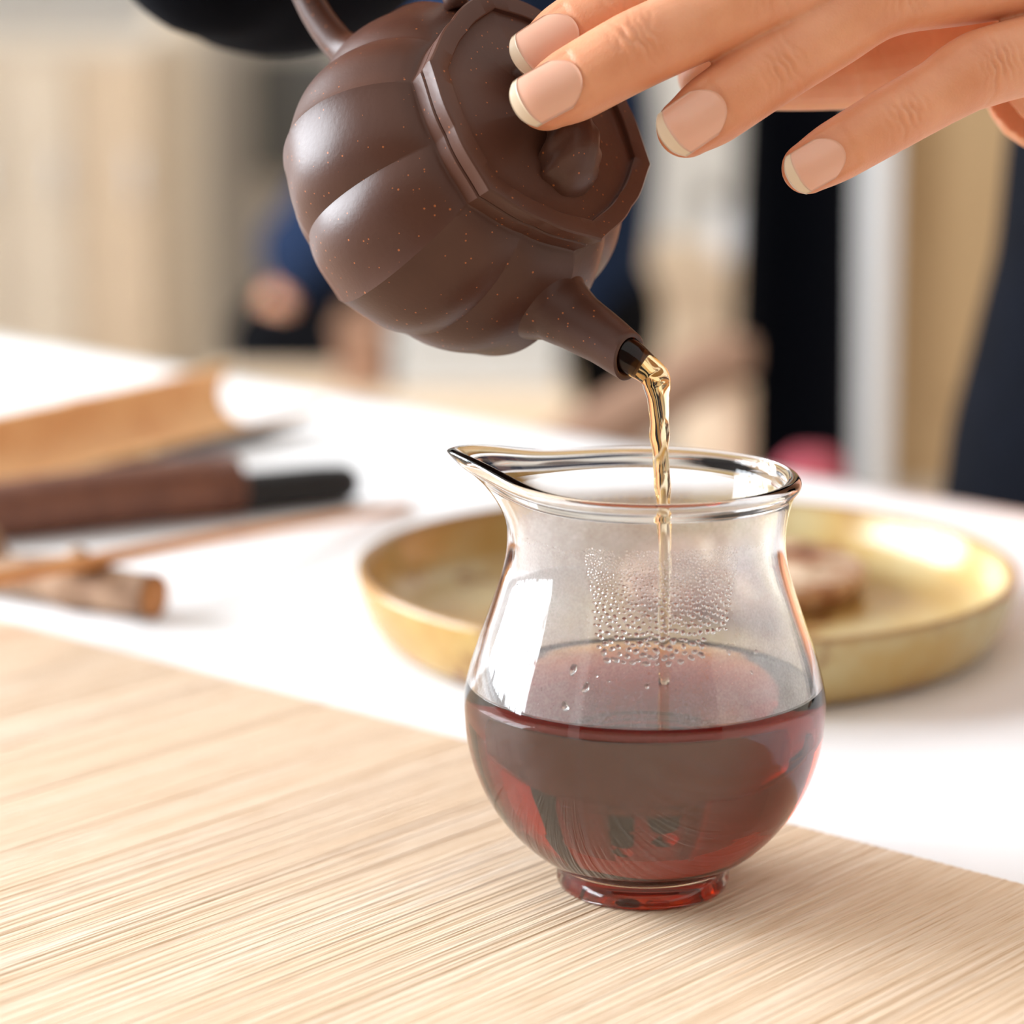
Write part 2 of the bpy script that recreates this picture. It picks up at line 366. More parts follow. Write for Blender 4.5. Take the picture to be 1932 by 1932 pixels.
mobj('body', *revolve([(0, 0), (0.026, 0), (0.03, 0.004), (0.031, 0.06), (0.026, 0.072), (0, 0.072)], 24, (p[0], 5.35, sb_z)), M['white'], jar)
mobj('lid', *revolve([(0, 0.0721), (0.027, 0.0721), (0.027, 0.084), (0.01, 0.09), (0.008, 0.098), (0, 0.1)], 24, (p[0], 5.35, sb_z)), M['white'], jar)
p = ony(1340, 372, YW-0.01)
sw = root('wall_socket', (p[0], YW, p[2]), 'small dark wall socket on the pale far wall', 'socket')
mobj('plate', *box((p[0], YW-0.006, p[2]), (0.055, 0.012, 0.055), bev=0.003), M['greige'], sw, smooth=False)
mobj('face', *box((p[0], YW-0.015, p[2]), (0.030, 0.008, 0.030), bev=0.002), M['ebony'], sw, smooth=False)

# ------------------------------------------------------------------ table, cloth, mat
E1 = unit((0.46, -0.435, 0)); E2 = np.array([-E1[1], E1[0], 0]); E3 = A3(0, 0, 1); AX = np.array([E1, E2, E3])
far = A3(-0.2696, 1.438, 0); fd = far@E2
ctr = E1*(far@E1 + 0.35) + E2*(fd-0.45)
TL, TD = 2.3, 0.90
tb = root('table', ctr + A3(0, 0, FLOOR), 'long table covered with white cloth carrying the tea things', 'table')
mobj('tabletop', *box(ctr+A3(0, 0, -0.0195), (TL-0.01, TD-0.01, 0.032), AX, 0.003), M['palewood'], tb, smooth=False)
for sx in (-1, 1):
    for sy in (-1, 1):
        mobj('leg', *box(ctr + E1*sx*(TL/2-0.08) + E2*sy*(TD/2-0.08) + A3(0, 0, (FLOOR-0.0355)/2), (0.05, 0.05, -FLOOR-0.0355), AX, 0.003), M['palewood'], tb, smooth=False)
# cloth: one sheet with a hanging hem all round
def cloth():
    nx, ny = 150, 70; hang = 0.16; V = []; 
    us = np.concatenate([np.linspace(-TL/2-hang, -TL/2, 8), np.linspace(-TL/2, TL/2, nx)[1:-1], np.linspace(TL/2, TL/2+hang, 8)])
    vs = np.concatenate([np.linspace(-TD/2-hang, -TD/2, 8), np.linspace(-TD/2, TD/2, ny)[1:-1], np.linspace(TD/2, TD/2+hang, 8)])
    for u in us:
        for w in vs:
            ou = max(0, abs(u)-TL/2); ow = max(0, abs(w)-TD/2); o = max(ou, ow)
            rip = 0.006*math.sin(u*21+w*17)*min(1, o/0.05)
            cu = math.copysign(min(abs(u), TL/2)+(0.004+rip+0.02*o if ou > 0 else 0), u); cw = math.copysign(min(abs(w), TD/2)+(0.004+rip+0.02*o if ow > 0 else 0), w)
            z = -0.002 - (o if o > 0 else 0)
            V.append(ctr + E1*cu + E2*cw + A3(0, 0, z))
    return np.array(V), grid_faces(len(us), len(vs), wrap=False)
tag(mobj('tablecloth', *cloth(), M['cloth'], org=ctr), 'smooth white cloth spread over the long table', 'tablecloth')
# mat: fibrous ribs run across it
g0 = onz(0, 1165); g1 = onz(1932, 1665); md = unit(g1-g0); mn = np.array([-md[1], md[0], 0])   # md along far edge, mn away
def mat_mesh():
    W = 0.50; L0, L1 = -0.75, 0.85; n = 4200
    xs = np.linspace(L0, L1, n); h = np.zeros(n)
    h += 0.00006*np.sin(np.cumsum(rng.uniform(0.3, 1.6, n))) + rng.normal(0, 0.00003, n)
    h -= 0.00022*(rng.random(n) < 0.05)
    V = []
    for x, z in zip(xs, h):
        b = g0 + md*x
        for w, zz in ((0, -0.0019), (0.0002, -0.0004+z), (0.0009, z-0.0001), (W, z-0.0001), (W+0.0006, -0.0019)):
            q = b - mn*w; V.append((q[0], q[1], min(zz, 0.0)))
    V = np.array(V); n5 = 5
    F = grid_faces(n, n5, wrap=False)
    return V, F
# local frame: X along fibres (towards far edge), Y along edge
Vm, Fm = mat_mesh(); org = g0 - mn*0.25 + md*0.2
ang = math.atan2(mn[1], mn[0]); ca, sa = math.cos(-ang), math.sin(-ang)
Vl = Vm-org; Vl = np.stack([Vl[:, 0]*ca-Vl[:, 1]*sa, Vl[:, 0]*sa+Vl[:, 1]*ca, Vl[:, 2]], 1)
mt = mobj('wood_fibre_mat', Vl, Fm, M['mat'], smooth=False); mt.location = org; mt.rotation_euler = (0, 0, ang)
tag(mt, 'pale fibrous wooden mat lying under the glass pitcher', 'mat')

# ------------------------------------------------------------------ glass pitcher
PX, PY = 0.0297, 0.5955; PC = A3(PX, PY, 0.0)
def zpx(y): return ony(1214, y, PY)[2]
def rpx(r, y): return r/F_PX*np.dot(ony(1214, y, PY)-CAM, FW)
RS = 0.0403; ZS = 0.0408
out = [(0.0, 0.0030), (0.0135, 0.0026), (0.0158, 0.0010), (0.0168, 0.0002), (0.0182, 0.0), (0.0192, 0.0006), (0.0196, 0.0020), (0.0195, 0.0040), (0.0190, 0.0052), (0.0192, 0.0061)]
for a in np.radians(np.linspace(-57, -4, 22)): out.append((RS*math.cos(a), ZS+RS*math.sin(a)))
for y, r in [(1310, 340.5), (1260, 331), (1210, 316), (1160, 298), (1110, 281), (1070, 269), (1035, 263.5), (1000, 263), (965, 268), (935, 276)]:
    out.append((rpx(r, y), zpx(y)))
ZR = zpx(907)
out += [(rpx(283, 915), ZR-0.0018)]
op = catmull([(r, z) for r, z in out[10:]], 3); op = [tuple(x) for x in op]
outer = out[:10] + op
RO = rpx(287, 907)
rim = [(RO-0.0013+0.0018*math.cos(a), ZR-0.0002+0.0018*math.sin(a)) for a in np.linspace(-0.5, math.pi-0.1, 12)]
def wall_t(z): return 0.0019 + 0.0012*max(0, (0.012-z)/0.012)
inner = []
for r, z in op[::-1]:
    if z < ZS-RS*math.sin(math.radians(50)): break
    inner.append((r-wall_t(z), z - (0.0006 if z < 0.02 else 0)))
inner = inner[1:]
ri = RS-0.0021
for a in np.radians(np.linspace(-53, -89, 14)): inner.append((ri*math.cos(a), max(ZS+ri*math.sin(a), 0.0052)))
inner.append((0.0, 0.0052))
prof = outer + rim + inner
ZN = zpx(1010)
def spoutify(V):
    """pull the lip out to a pointed spout on the left"""
    V = V.copy(); x, y, z = V[:, 0]-PX, V[:, 1]-PY, V[:, 2]
    th = np.arctan2(y, x); d = np.abs(np.angle(np.exp(1j*(th-math.pi*0.985))))
    h = np.clip((z-(ZN+0.002))/(ZR-ZN-0.002), 0, 1.1)
    r = np.hypot(x, y); on = r > 0.02
    w = np.exp(-(d/0.36)**1.35); w2 = np.exp(-(d/0.60)**2)
    pull = (0.0088*w*h**2.1)*on; lift = (0.0046*w2*h**1.6)*on
    V[:, 0] += pull*np.cos(th); V[:, 1] += pull*np.sin(th); V[:, 2] += lift
    return V
def rev_at(prof, n): return revolve(prof, n, PC)
NP = 192
Vg, Fg = rev_at(prof, NP); Vg = spoutify(Vg)
pit = root('glass_pitcher', PC, 'clear round-bellied glass pitcher with pointed lip, half full of tea', 'pitcher')
mobj('glass_body', Vg, Fg, M['glass'], pit)
# inner wall radius lookup
inn = np.array([(r, z) for r, z in inner])[::-1]
def rin(z): return np.interp(z, inn[:, 1], inn[:, 0])
ZT = zpx(1289)
# tea, overlapping the inner wall by a hair so no air gap is left
tp = [(0.0, 0.0051)] + [(r+0.00012, z-0.0001) for r, z in inn[1:] if z < ZT-0.0006]
rt = rin(ZT)+0.00012
tp += [(rt, ZT+0.0006), (rt-0.0004, ZT+0.0005), (rt-0.0010, ZT+0.0001), (rt-0.0022, ZT), (0.0, ZT)]
Vt, Ft = rev_at(tp, 160)
tag(mobj('tea', Vt, Ft, M['tea'], org=A3(PX, PY, 0.0051)), 'dark reddish tea filling the belly of the glass pitcher', 'tea')
# condensation film just inside the inner wall
zs = np.linspace(ZT+0.0009, zpx(950), 60); nf = 240
fp = [(rin(z)-0.00018, z) for z in zs]
thf = np.arange(nf)*2*math.pi/nf
Vf = np.vstack([np.stack([r*np.cos(thf), r*np.sin(thf), np.full(nf, z)], 1) for r, z in fp]) + PC
film = mobj('condensation_film', Vf, grid_faces(len(fp), nf), M['fog'], pit)
def zfr(y): return ony(1214, y, PY-0.033)[2]
thv = np.arctan2(Vf[:, 1]-PY, Vf[:, 0]-PX); zv = Vf[:, 2]
front = -math.pi/2
lat = np.angle(np.exp(1j*(thv-front)))*0.034      # metres along the wall from the front line
top = smoothstep(-zfr(1010), -zfr(1085), -zv)
zc0, zc1 = zfr(1238), zfr(1045)
inbox = smoothstep(-0.0165, -0.0125, lat)*(1-smoothstep(0.017, 0.0235, lat))*smoothstep(zc0-0.001, zc0+0.004, zv)*(1-smoothstep(zc1-0.006, zc1+0.002, zv))
fogv = (0.08+0.92*top)*(0.42 - 0.26*inbox)*(1-0.40*smoothstep(-zfr(1215), -zfr(1290), -zv)*np.exp(-(lat/0.022)**2))
a_ = film.data.attributes.new('fog', 'FLOAT', 'POINT'); a_.data.foreach_set('value', fogv.astype(np.float32))
# droplets on the inside of the front wall
def droplet(th, z, sx, sz, k=0.5):
    r = rin(z)+0.00005; c = PC + A3(r*math.cos(th), r*math.sin(th), z)
    n_ = -A3(math.cos(th), math.sin(th), 0); t_ = A3(-math.sin(th), math.cos(th), 0)
    dr_ = (rin(z+0.001)-rin(z-0.001))/0.002; upv = unit(A3(math.cos(th)*dr_, math.sin(th)*dr_, 1)); n_ = unit(n_ - upv*(n_@upv))
    V = []; rot = rnd.uniform(-0.6, 0.6); ph = rnd.uniform(0, 6)
    na, nb = 9, 4
    for i in range(nb+1):
        a = (i/nb)*math.pi/2; rr_ = math.cos(a); hh = math.sin(a)
        for j in range(na):
            b = 2*math.pi*j/na; wob = 1+0.16*math.sin(2*b+ph)+0.1*math.sin(3*b-ph)
            x = sx*rr_*math.cos(b)*wob; y = sz*rr_*math.sin(b)*wob
            V.append(c + t_*(x*math.cos(rot)-y*math.sin(rot)) + upv*(x*math.sin(rot)+y*math.cos(rot)) + n_*(min(sx, sz)*k*hh*(1 if i < nb else 1) + 0.00002))
    F = grid_faces(nb+1, na); F.append(tuple(range(na))[::-1]); F.append(tuple(nb*na+i for i in range(na)))
    return np.array(V), F
drops = []; placed = []
tries = 0
while len(placed) < 900 and tries < 40000:
    tries += 1
    v_ = rnd.random()**0.8; z = zc1 + (zc0-0.0015-zc1)*v_
    l = rnd.uniform(-0.0150+0.004*v_, 0.0205-0.006*v_)
    if v_ < 0.12 and rnd.random() < 0.55+0.4*math.sin(l*700): continue
    if l > 0.015-0.004*v_ and rnd.random() < 0.6: continue
    if v_ > 0.75 and l > 0.004 + 0.008*rnd.random(): continue
    s = 0.00021 + 0.00062*v_**1.2*rnd.uniform(0.55, 1.25)
    if all((l-a)**2 + (z-b)**2 > (s+c)**2*0.98 for a, b, c in placed):
        placed.append((l, z, s)); drops.append(droplet(front + l/rin(z), z, s*rnd.uniform(0.9, 1.25), s*rnd.uniform(0.7, 1.05)))
for x, y, s in [(1068, 1264, 1.1), (1091, 1299, 1.0), (1053, 1333, 1.0), (1356, 1230, .55), (1409, 1232, .55), (1203, 1296, .6), (1110, 1277, .35), (1133, 1284, .3), (968, 1108, .5), (1400, 1268, .4)]:
    z = zpx(y) + 0.0085*0  # height on the axis plane, moved to the front wall
    q = None
    for zz in np.linspace(0.04, 0.09, 200):
        th = front + math.asin(max(-1, min(1, (x-1214)/F_PX*0.585/rin(zz))))
        w = PC + A3(rin(zz)*math.cos(th), rin(zz)*math.sin(th), zz); d = w-CAM; yy = 966 - F_PX*(d@UP)/(d@FW)
        if q is None or abs(yy-y) < q[0]: q = (abs(yy-y), th, zz)
    drops.append(droplet(q[1], q[2], 0.001*s*0.85, 0.001*s*1.15))
dp = mobj('water_droplets', *join(*drops), M['water'], pit); dp['kind'] = 'stuff'

# ------------------------------------------------------------------ clay teapot
TC = A3(0.00707677, 0.60983612, 0.17271207)
TA = unit((0.62205994, -0.58622772, 0.51901685)); TS = A3(0.4050485, -0.32634438, -0.85406971); TS = unit(TS-TA*(TS@TA)); TB = np.cross(TA, TS)
def pot(x, y, z): return TC + (x*TS + y*TB + z*TA)*0.001
def potV(V): V = np.asarray(V)*0.001; return TC + V[:, :1]*TS + V[:, 1:2]*TB + V[:, 2:]*TA
S30 = math.sin(math.radians(30))
def lobes(th, k, bulge, skew=1.0):
    a = np.abs((np.degrees(th)+30) % 60 - 30)          # 0 at ridge .. 30 at groove
    ar = np.radians(a); base = k*S30/(np.sin(ar)+k*np.sin(np.radians(30)-ar))
    t = a/30.0
    return base + bulge*np.sin(math.pi*t**skew)
tp_root = root('clay_teapot', pot(0, 0, -57.5), 'dark purple-brown clay teapot with ridged melon body, tilted and pouring', 'teapot')
NT = 480
def potrev(name, prof, kb, mat, parent, sharp=28):
    V = []; th = np.arange(NT)*2*math.pi/NT
    for (r, z), (k, b, s) in zip(prof, kb):
        f = lobes(th, k, b, s); V.append(np.stack([r*f*np.cos(th), r*f*np.sin(th), np.full(NT, z)], 1))
    F = grid_faces(len(prof), NT); L = len(prof)
    if prof[0][0] > 0: F.append(tuple(range(NT))[::-1])
    if prof[-1][0] > 0: F.append(tuple((L-1)*NT+i for i in range(NT)))
    return mobj(name, potV(np.vstack(V)), F, mat, parent, sharp=sharp)
bodyp = [(26.0, -57.0), (27.6, -57.6), (28.6, -57.0), (31.0, -54.2), (34.6, -50.5), (38.3, -45), (40.9, -38.5), (41.8, -32), (41.2, -25.5), (39.2, -19.5), (36.2, -14.6), (33.2, -11.3), (31.0, -9.6), (29.8, -8.9)]
bp = [tuple(x) for x in catmull(bodyp, 6)]
prof = [(0.0, -55.6), (24.5, -55.6), (25.5, -56.5)] + bp
kb = [(0.945, 0.012, 1.0)]*3 + [(0.925-0.022*math.sin(math.pi*i/len(bp)), 0.016+0.036*math.sin(math.pi*i/len(bp))**0.7, 1.35) for i in range(len(bp))]
prof += [(29.6, -8.6), (29.75, -7.5), (30.1, -6), (30.2, -5.0), (29.9, -4.62), (29.0, -4.55), (24.0, -4.6), (22, -8), (0, -9)]
kb += [(0.918, 0.020, 1.5)]*9
potrev('body', prof, kb, M['clay'], tp_root)
lidp = [(0.0, -4.3), (28.5, -4.35), (30.0, -4.3), (30.5, -3.9), (30.85, -2.5), (31.2, -1.0), (31.25, -0.4), (30.9, 0.0), (30.0, 0.12), (26.8, 0.0), (26.45, -0.15), (26.3, -1.25), (25.8, -1.4), (22, -1.1), (16, -0.2), (11, 0.6), (8, 1.8), (6.5, 2.6), (0.0, 3.0)]
lk = [(0.918, 0.020, 1.5)]*10 + [(0.93, 0.016, 1.4)]*3 + [(0.96, 0.02, 1), (0.985, 0.01, 1), (1, 0, 1), (1, 0, 1), (1, 0, 1), (1, 0, 1)]
lid = potrev('lid', lidp, lk, M['clay'], tp_root)
# knob: bent stem with a curled end
kp = catmull([(-9, 1, -0.5), (-6.5, 0.6, 3.2), (-1.5, 0, 5.4), (5, -0.3, 5.4), (9.5, -0.6, 4.2), (13.2, -0.8, 0.5)], 8)
kr = np.interp(np.linspace(0, 1, len(kp)), [0, .25, .55, .8, 1], [5.2, 4.6, 5.0, 6.4, 7.2])
V, Fk = tube(kp, kr*1.15, kr*0.8, 28, (0, 0, 1), 'round', 'round')
th = np.arctan2(V[:, 1], V[:, 2]); V[:, 1] *= 1+0.07*np.sin(V[:, 0]*1.3+th*3); V[:, 2] += 0.25*np.sin(V[:, 1]*1.6+V[:, 0]*0.8)
knob = mobj('knob', potV(V), Fk, M['clay'], lid)
sp_ = [(9.2+(0.5+3.4*t)*math.cos(t*9.5), -0.6+(0.5+3.4*t)*math.sin(t*9.5), 8.7-1.0*t*t*1.6) for t in np.linspace(0, 1, 50)]
mobj('curl', *(lambda q: (potV(q[0]), q[1]))(tube(sp_, np.linspace(0.7, 0.45, 50), None, 8, (0, 0, 1), 'round', 'round')), M['clay'], knob)
# spout: lofted rings, cut obliquely at the mouth; hollow
def spout_rings(scale, inset):
    ctrs = catmull([(31, 0, -24), (37, 0, -20.5), (43.5, 0, -16.2), (50, 0, -11.3), (56.3, 0, -7.0)], 7)
    rad = np.interp(np.linspace(0, 1, len(ctrs)), [0, .18, .32, .5, .75, 1], [15, 10.6, 8.0, 6.7, 5.8, 5.2])*scale - inset
    T = np.gradient(ctrs, axis=0); T /= np.linalg.norm(T, axis=1)[:, None]; rings = []
    cutn = unit((0.62, 0, 0.78)); n = 48; b = np.arange(n)*2*math.pi/n
    for i in range(len(ctrs)):
        w = smoothstep(0.72, 1.0, i/(len(ctrs)-1)); nn = unit(T[i]*(1-w)+cutn*w)
        s = A3(0, 1, 0); d = np.cross(s, T[i])
        pts = ctrs[i] + rad[i]*np.cos(b)[:, None]*s + rad[i]*np.sin(b)[:, None]*d
        # slide along the spout axis onto the tilted plane
        off = (ctrs[i]-pts)@nn/(T[i]@nn); rings.append(pts + off[:, None]*T[i])
    return rings
ro = spout_rings(1, 0); ri_ = spout_rings(1, 1.1)[10:]
rings = ro + [0.5*(ro[-1]+ri_[-1]) + 0.25*unit((0.62, 0, 0.78))] + ri_[::-1]
V = np.vstack(rings); Fs = grid_faces(len(rings), 48); Fs.append(tuple(range(48))[::-1]); Fs.append(tuple((len(rings)-1)*48+i for i in range(48)))
mobj('spout', potV(V), Fs, M['clay'], tp_root, sharp=50)
hp = catmull([(-37, 0, -42), (-44, 0, -47.5), (-57, 0, -50.5), (-74, 0, -49), (-82, 0, -40), (-80, 0, -27), (-72, 0, -16), (-52, 0, -6.5), (-32, 0, -10)], 8)
hr = np.interp(np.linspace(0, 1, len(hp)), [0, .12, .3, .7, .9, 1], [4.8, 3.6, 3.1, 3.2, 2.6, 2.6])
mobj('handle', *(lambda q: (potV(q[0]), q[1]))(tube(hp, hr*1.15, hr, 20, (0, 1, 0))), M['clay'], tp_root)
# drop of tea on the shoulder
q = P(1071, 580, 0.5815)

# tea running from the mouth of the spout into the pitcher
mouth = pot(56.3, 0, -7.0)
def W2(px, py, dep): return P(px, py, dep)
dm = (mouth-CAM)@FW
ends = [pot(49.5, 0, -11.7), pot(54.6, 0, -8.1), P(1226, 703, dm), P(1238, 726, dm+0.001), P(1243, 770, dm+0.002), P(1246, 830, dm+0.003), P(1250, 900, dm+0.004)]
e = P(1252, 960, dm+0.005); zl = A3(e[0]+0.0006, e[1]+0.0015, ZT-0.0004)
ends += [e, e*0.5+zl*0.5 + A3(0.0002, 0, 0), zl]
path = catmull(ends, 10); L = len(path); s = np.linspace(0, 1, L)
kk = np.interp(np.arange(L), np.arange(len(ends))*10, [4.0, 4.1, 3.5, 2.75, 2.3, 2.0, 1.75, 1.6, 1.35, 1.2])*0.001
zz_ = path[:, 2]
wv = kk*(1+0.07*np.sin(zz_*620)+0.05*np.sin(zz_*1100+1)); wd = kk*(0.86+0.08*np.sin(zz_*500+2))
tref = np.array([0.2, -1, 0.3])
Vs, Fs = tube(path, wv, wd, 24, tref)
# rope-like flutes twist down the stream
nr = 24; 
for i in range(L):
    c = path[i]; seg = Vs[i*nr:(i+1)*nr]-c; b = np.arange(nr)*2*math.pi/nr
    f = 1 + (0.10*smoothstep(0.12, 0.3, s[i]))*np.sin(3*b + zz_[i]*150) ; Vs[i*nr:(i+1)*nr] = c + seg*f[:, None]
tag(mobj('tea_stream', Vs, Fs, M['tea'], org=path[0]), 'thin amber stream of tea falling from the spout into the pitcher', 'tea')

# ------------------------------------------------------------------ ceramic dish with coaster
DC = A3(0.0536, 0.827, -0.002)
dpf = [(0, 0.0025), (0.075, 0.0025), (0.079, 0.0), (0.088, 0.0), (0.0935, 0.0022), (0.0975, 0.0075), (0.1000, 0.0145), (0.1012, 0.0205), (0.1011, 0.0220), (0.0998, 0.0229), (0.0984, 0.0222), (0.0972, 0.0195), (0.0955, 0.0135), (0.0920, 0.0085), (0.086, 0.0058), (0.06, 0.0050), (0, 0.0050)]
V, Fd = revolve(dpf, 128, DC, lambda th, i: 1+0.006*np.sin(2*th+0.6)+0.004*np.sin(5*th))
dish = tag(mobj('ceramic_dish', V, Fd, M['glaze'], org=DC), 'shallow round ochre glazed dish with rust-brown rim behind the pitcher', 'dish')
hz = V[:, 2]-DC[2]; rr_ = np.hypot(V[:, 0]-DC[0], V[:, 1]-DC[1])
a_ = dish.data.attributes.new('edge', 'FLOAT', 'POINT')
a_.data.foreach_set('value', (0.85*smoothstep(0.0213, 0.0228, hz) + 0.55*(1-smoothstep(0.0, 0.003, hz))*(rr_ > 0.08)).astype(np.float32))
CC = A3(0.0735, 0.862, 0.0030)
cst = root('coaster', CC, 'round brown and cream patterned coaster lying in the ochre dish', 'coaster')
mobj('disc', *revolve([(0, 0.0012), (0.033, 0.0012), (0.034, 0), (0.036, 0), (0.0395, 0.0035), (0.0405, 0.0065), (0.040, 0.0085), (0.038, 0.0092), (0, 0.0092)], 72, CC), M['coaster'], cst)
pet = []
for k in range(8):
    a = 2*math.pi*k/8; c = CC + A3(0.021*math.cos(a), 0.021*math.sin(a), 0.0092)
    th = np.arange(16)*2*math.pi/16; t_ = A3(math.cos(a), math.sin(a), 0); s_ = A3(-math.sin(a), math.cos(a), 0)
    V = np.vstack([c + 0.011*f*np.cos(th)[:, None]*t_ + 0.006*f*np.sin(th)[:, None]*s_ + A3(0, 0, h) for f, h in ((1, -0.0002), (0.85, 0.0009), (0.45, 0.0014), (0.05, 0.0015))])
    Fp = grid_faces(4, 16); Fp.append(tuple(48+i for i in range(16)))
    mobj('petal', V, Fp, M['coaster'], cst)

# ------------------------------------------------------------------ tea utensils on the left
ZC = -0.002
# bamboo scoop: a length of split bamboo rolled towards us
a0 = onz(-260, 1010, ZC); a1 = onz(560, 800, ZC); ux = unit((a1-a0)*A3(1, 1, 0)); uy = A3(ux[1], -ux[0], 0)   # uy towards the camera
R0, TH = 0.0205, 0.0028
def scoop():
    nA, nL = 30, 40; V = []; ang0, ang1 = math.radians(-108), math.radians(50); Lt = np.linalg.norm((a1-a0)[:2])
    for lay in (R0, R0-TH):
        for i in range(nL):
            for j in range(nA):
                q = ang0+(ang1-ang0)*j/(nA-1); t = j/(nA-1)
                xe = Lt*(0.905 + 0.095*t) - 0.018*math.sin(math.pi*t)
                x = xe*i/(nL-1); node = 0.0012*math.exp(-((x-0.14)/0.004)**2)
                rr = lay + (node if lay == R0 else -node*0.6)
                V.append(a0 + ux*x + uy*(rr*math.sin(q)) + A3(0, 0, R0 - rr*math.cos(q) + 0.0013))
    V = np.array(V); F = grid_faces(nL, nA, False); n1 = nA*nL
    F = [f[::-1] for f in F] + [tuple(i+n1 for i in f) for f in F]
    for i in range(nL-1):
        for j in (0, nA-1): F.append((i*nA+j, (i+1)*nA+j, n1+(i+1)*nA+j, n1+i*nA+j) if j else (i*nA, n1+i*nA, n1+(i+1)*nA, (i+1)*nA))
    for j in range(nA-1):
        for i in (0, nL-1): F.append((i*nA+j, i*nA+j+1, n1+i*nA+j+1, n1+i*nA+j))
    return V, F
sco = mobj('bamboo_scoop', *scoop(), M['bamboo'], org=a0); sco.data.materials.append(M['darkbamboo'])
sco.data.polygons.foreach_set('material_index', [1 if i < 29*39 else 0 for i in range(len(sco.data.polygons))])
tag(sco, 'split bamboo tea scoop with orange-tan inside lying on white cloth', 'scoop')
# brown sheathed tool with black rounded handle
b1 = onz(668, 948, ZC); b0 = onz(-330, 1052, ZC); bx = unit(b1-b0); Lb = np.linalg.norm(b1-b0)
tool = root('tea_knife', b0, 'brown sheathed tea knife with black rounded handle lying by bamboo scoop', 'tea knife')
def along(f, z): q = b0 + bx*Lb*f; return A3(q[0], q[1], ZC+z)
jx = 0.765
mobj('handle', *tube([along(jx-0.05, 0.0082), along(jx+0.02, 0.0082), along(0.93, 0.0080), along(0.975, 0.0079)], [0.0076, 0.0078, 0.0079, 0.0074], None, 24, (0, 0, 1), 'flat', 'round'), M['ebony'], tool)
sh = catmull([along(0.0, 0.0088), along(0.15, 0.0095), along(0.40, 0.0112), along(0.62, 0.0118), along(jx, 0.0112)], 8)
mobj('sheath', *tube(sh, np.interp(np.linspace(0, 1, len(sh)), [0, .5, .9, 1], [.0082, .0108, .0114, .0104]), None, 24, (0, 0, 1), 'round', 'flat'), M['brown'], tool)
for k in range(3):
    f = jx-0.012-k*0.016; mobj('binding', *tube([along(f-0.004, 0.0113), along(f+0.004, 0.0113)], [0.0117, 0.0117], None, 24, (0, 0, 1)), M['brown'], tool)
# twig rest
t1 = onz(292, 1172, ZC); t0 = onz(-120, 1104, ZC)
tw = root('twig_rest', t0, 'short barky twig with cut orange end used as stick rest', 'twig')
def tl_(f, z=0.0080, s=0.0): q = t0 + (t1-t0)*f; return A3(q[0], q[1]+s, ZC+z)
twp = catmull([tl_(0, .0070, .002), tl_(0.3, .0078, -.001), tl_(0.55, .0084, .001), tl_(0.8, .0080, 0), tl_(1.0, .0080, 0)], 10)
twr = np.interp(np.linspace(0, 1, len(twp)), [0, .3, .5, .6, .7, 1], [.0062, .0066, .0074, .0088, .0070, .0074])
V, Ft_ = tube(twp, twr, None, 22, (0, 0, 1)); 
for i in range(len(twp)):
    b = np.arange(22)*2*math.pi/22; Vr = V[i*22:(i+1)*22]; Vr[:] = twp[i] + (Vr-twp[i])*(1+0.05*np.sin(4*b+i*0.25)+0.04*np.sin(7*b))[:, None]
V[:, 2] = np.maximum(V[:, 2], ZC+0.0001)
mobj('bark', V, Ft_, M['bark'], tw)
td = unit(t1-t0); Vc, Fc_ = tube([twp[-1]-td*0.0005, twp[-1]+td*0.0006], [0.0068, 0.0066], None, 22, (0, 0, 1)); mobj('cut_end', Vc, Fc_, M['cut'], tw)
kn = tl_(0.66, 0.0120, -0.001); mobj('side_stub', *tube([kn, kn+A3(0.001, -0.004, 0.0035), kn+A3(0.002, -0.0075, 0.006)], [.0052, .0046, .0042], None, 16, (0, 0, 1), 'flat', 'round'), M['bark'], tw)
kn2 = tl_(0.30, 0.0110, 0.0); mobj('side_stub', *tube([kn2, kn2+A3(-0.001, -0.001, 0.005), kn2+A3(-0.003, -0.001, 0.010)], [.0045, .0040, .0036], None, 16, (1, 0, 0), 'flat', 'round'), M['bark'], tw)
# slender stick resting on the twig
s0 = P(-200, 1104, 0.852); r_ = onz(120, 1068, ZC+0.0185); s1 = onz(770, 955, ZC+0.0016)
spth = catmull([r_-(s1-r_)*0.42, r_, r_*0.6+s1*0.4+A3(0, 0, 0.0006), s1], 10)
sw_ = np.interp(np.linspace(0, 1, len(spth)), [0, .35, .7, 1], [.0046, .0044, .0038, .0022])
tag(mobj('tea_stick', *tube(spth, sw_, sw_*0.55, 14, (0, 0, 1), 'round', 'round'), M['stick'], org=s1), 'slender orange-brown wooden stick leaning on the twig rest', 'stick')

# ------------------------------------------------------------------ bench and cushion beyond the table
zb = -0.10
q0 = onz(1070, 818, zb); q1 = onz(1372, 640, zb); bd = unit((q1-q0)*A3(1, 1, 0)); bs = A3(bd[1], -bd[0], 0)
bl = np.linalg.norm((q1-q0)[:2])
bench = root('wooden_bench', q0+A3(0, 0, FLOOR-zb), 'brown wooden bench with open arm rails beyond the table', 'bench')
AXB = np.array([bd, bs, E3]); BL = 1.25
mobj('seat', *box(q0 + bd*bl/2 + bs*BL/2 + A3(0, 0, -0.25), (bl, BL-0.06, 0.04), AXB, 0.006), M['walnut'], bench, smooth=False)
for f in (0, BL):
    mobj('arm_rail', *box(q0 + bd*bl/2 + bs*f + A3(0, 0, -0.012), (bl+0.02, 0.042, 0.030), AXB, 0.008), M['walnut'], bench, smooth=False)
    for g in (0.03, bl-0.03):
        mobj('leg', *box(q0 + bd*g + bs*f + A3(0, 0, (FLOOR-zb-0.03)/2), (0.045, 0.045, -FLOOR+zb-0.03), AXB, 0.005), M['palewood'], bench, smooth=False)
cu = q0 + bd*bl*0.45 + bs*0.20; czs = -0.33
cq = onz(1528, 858, -0.17); cq = A3(cq[0], cq[1], 0)
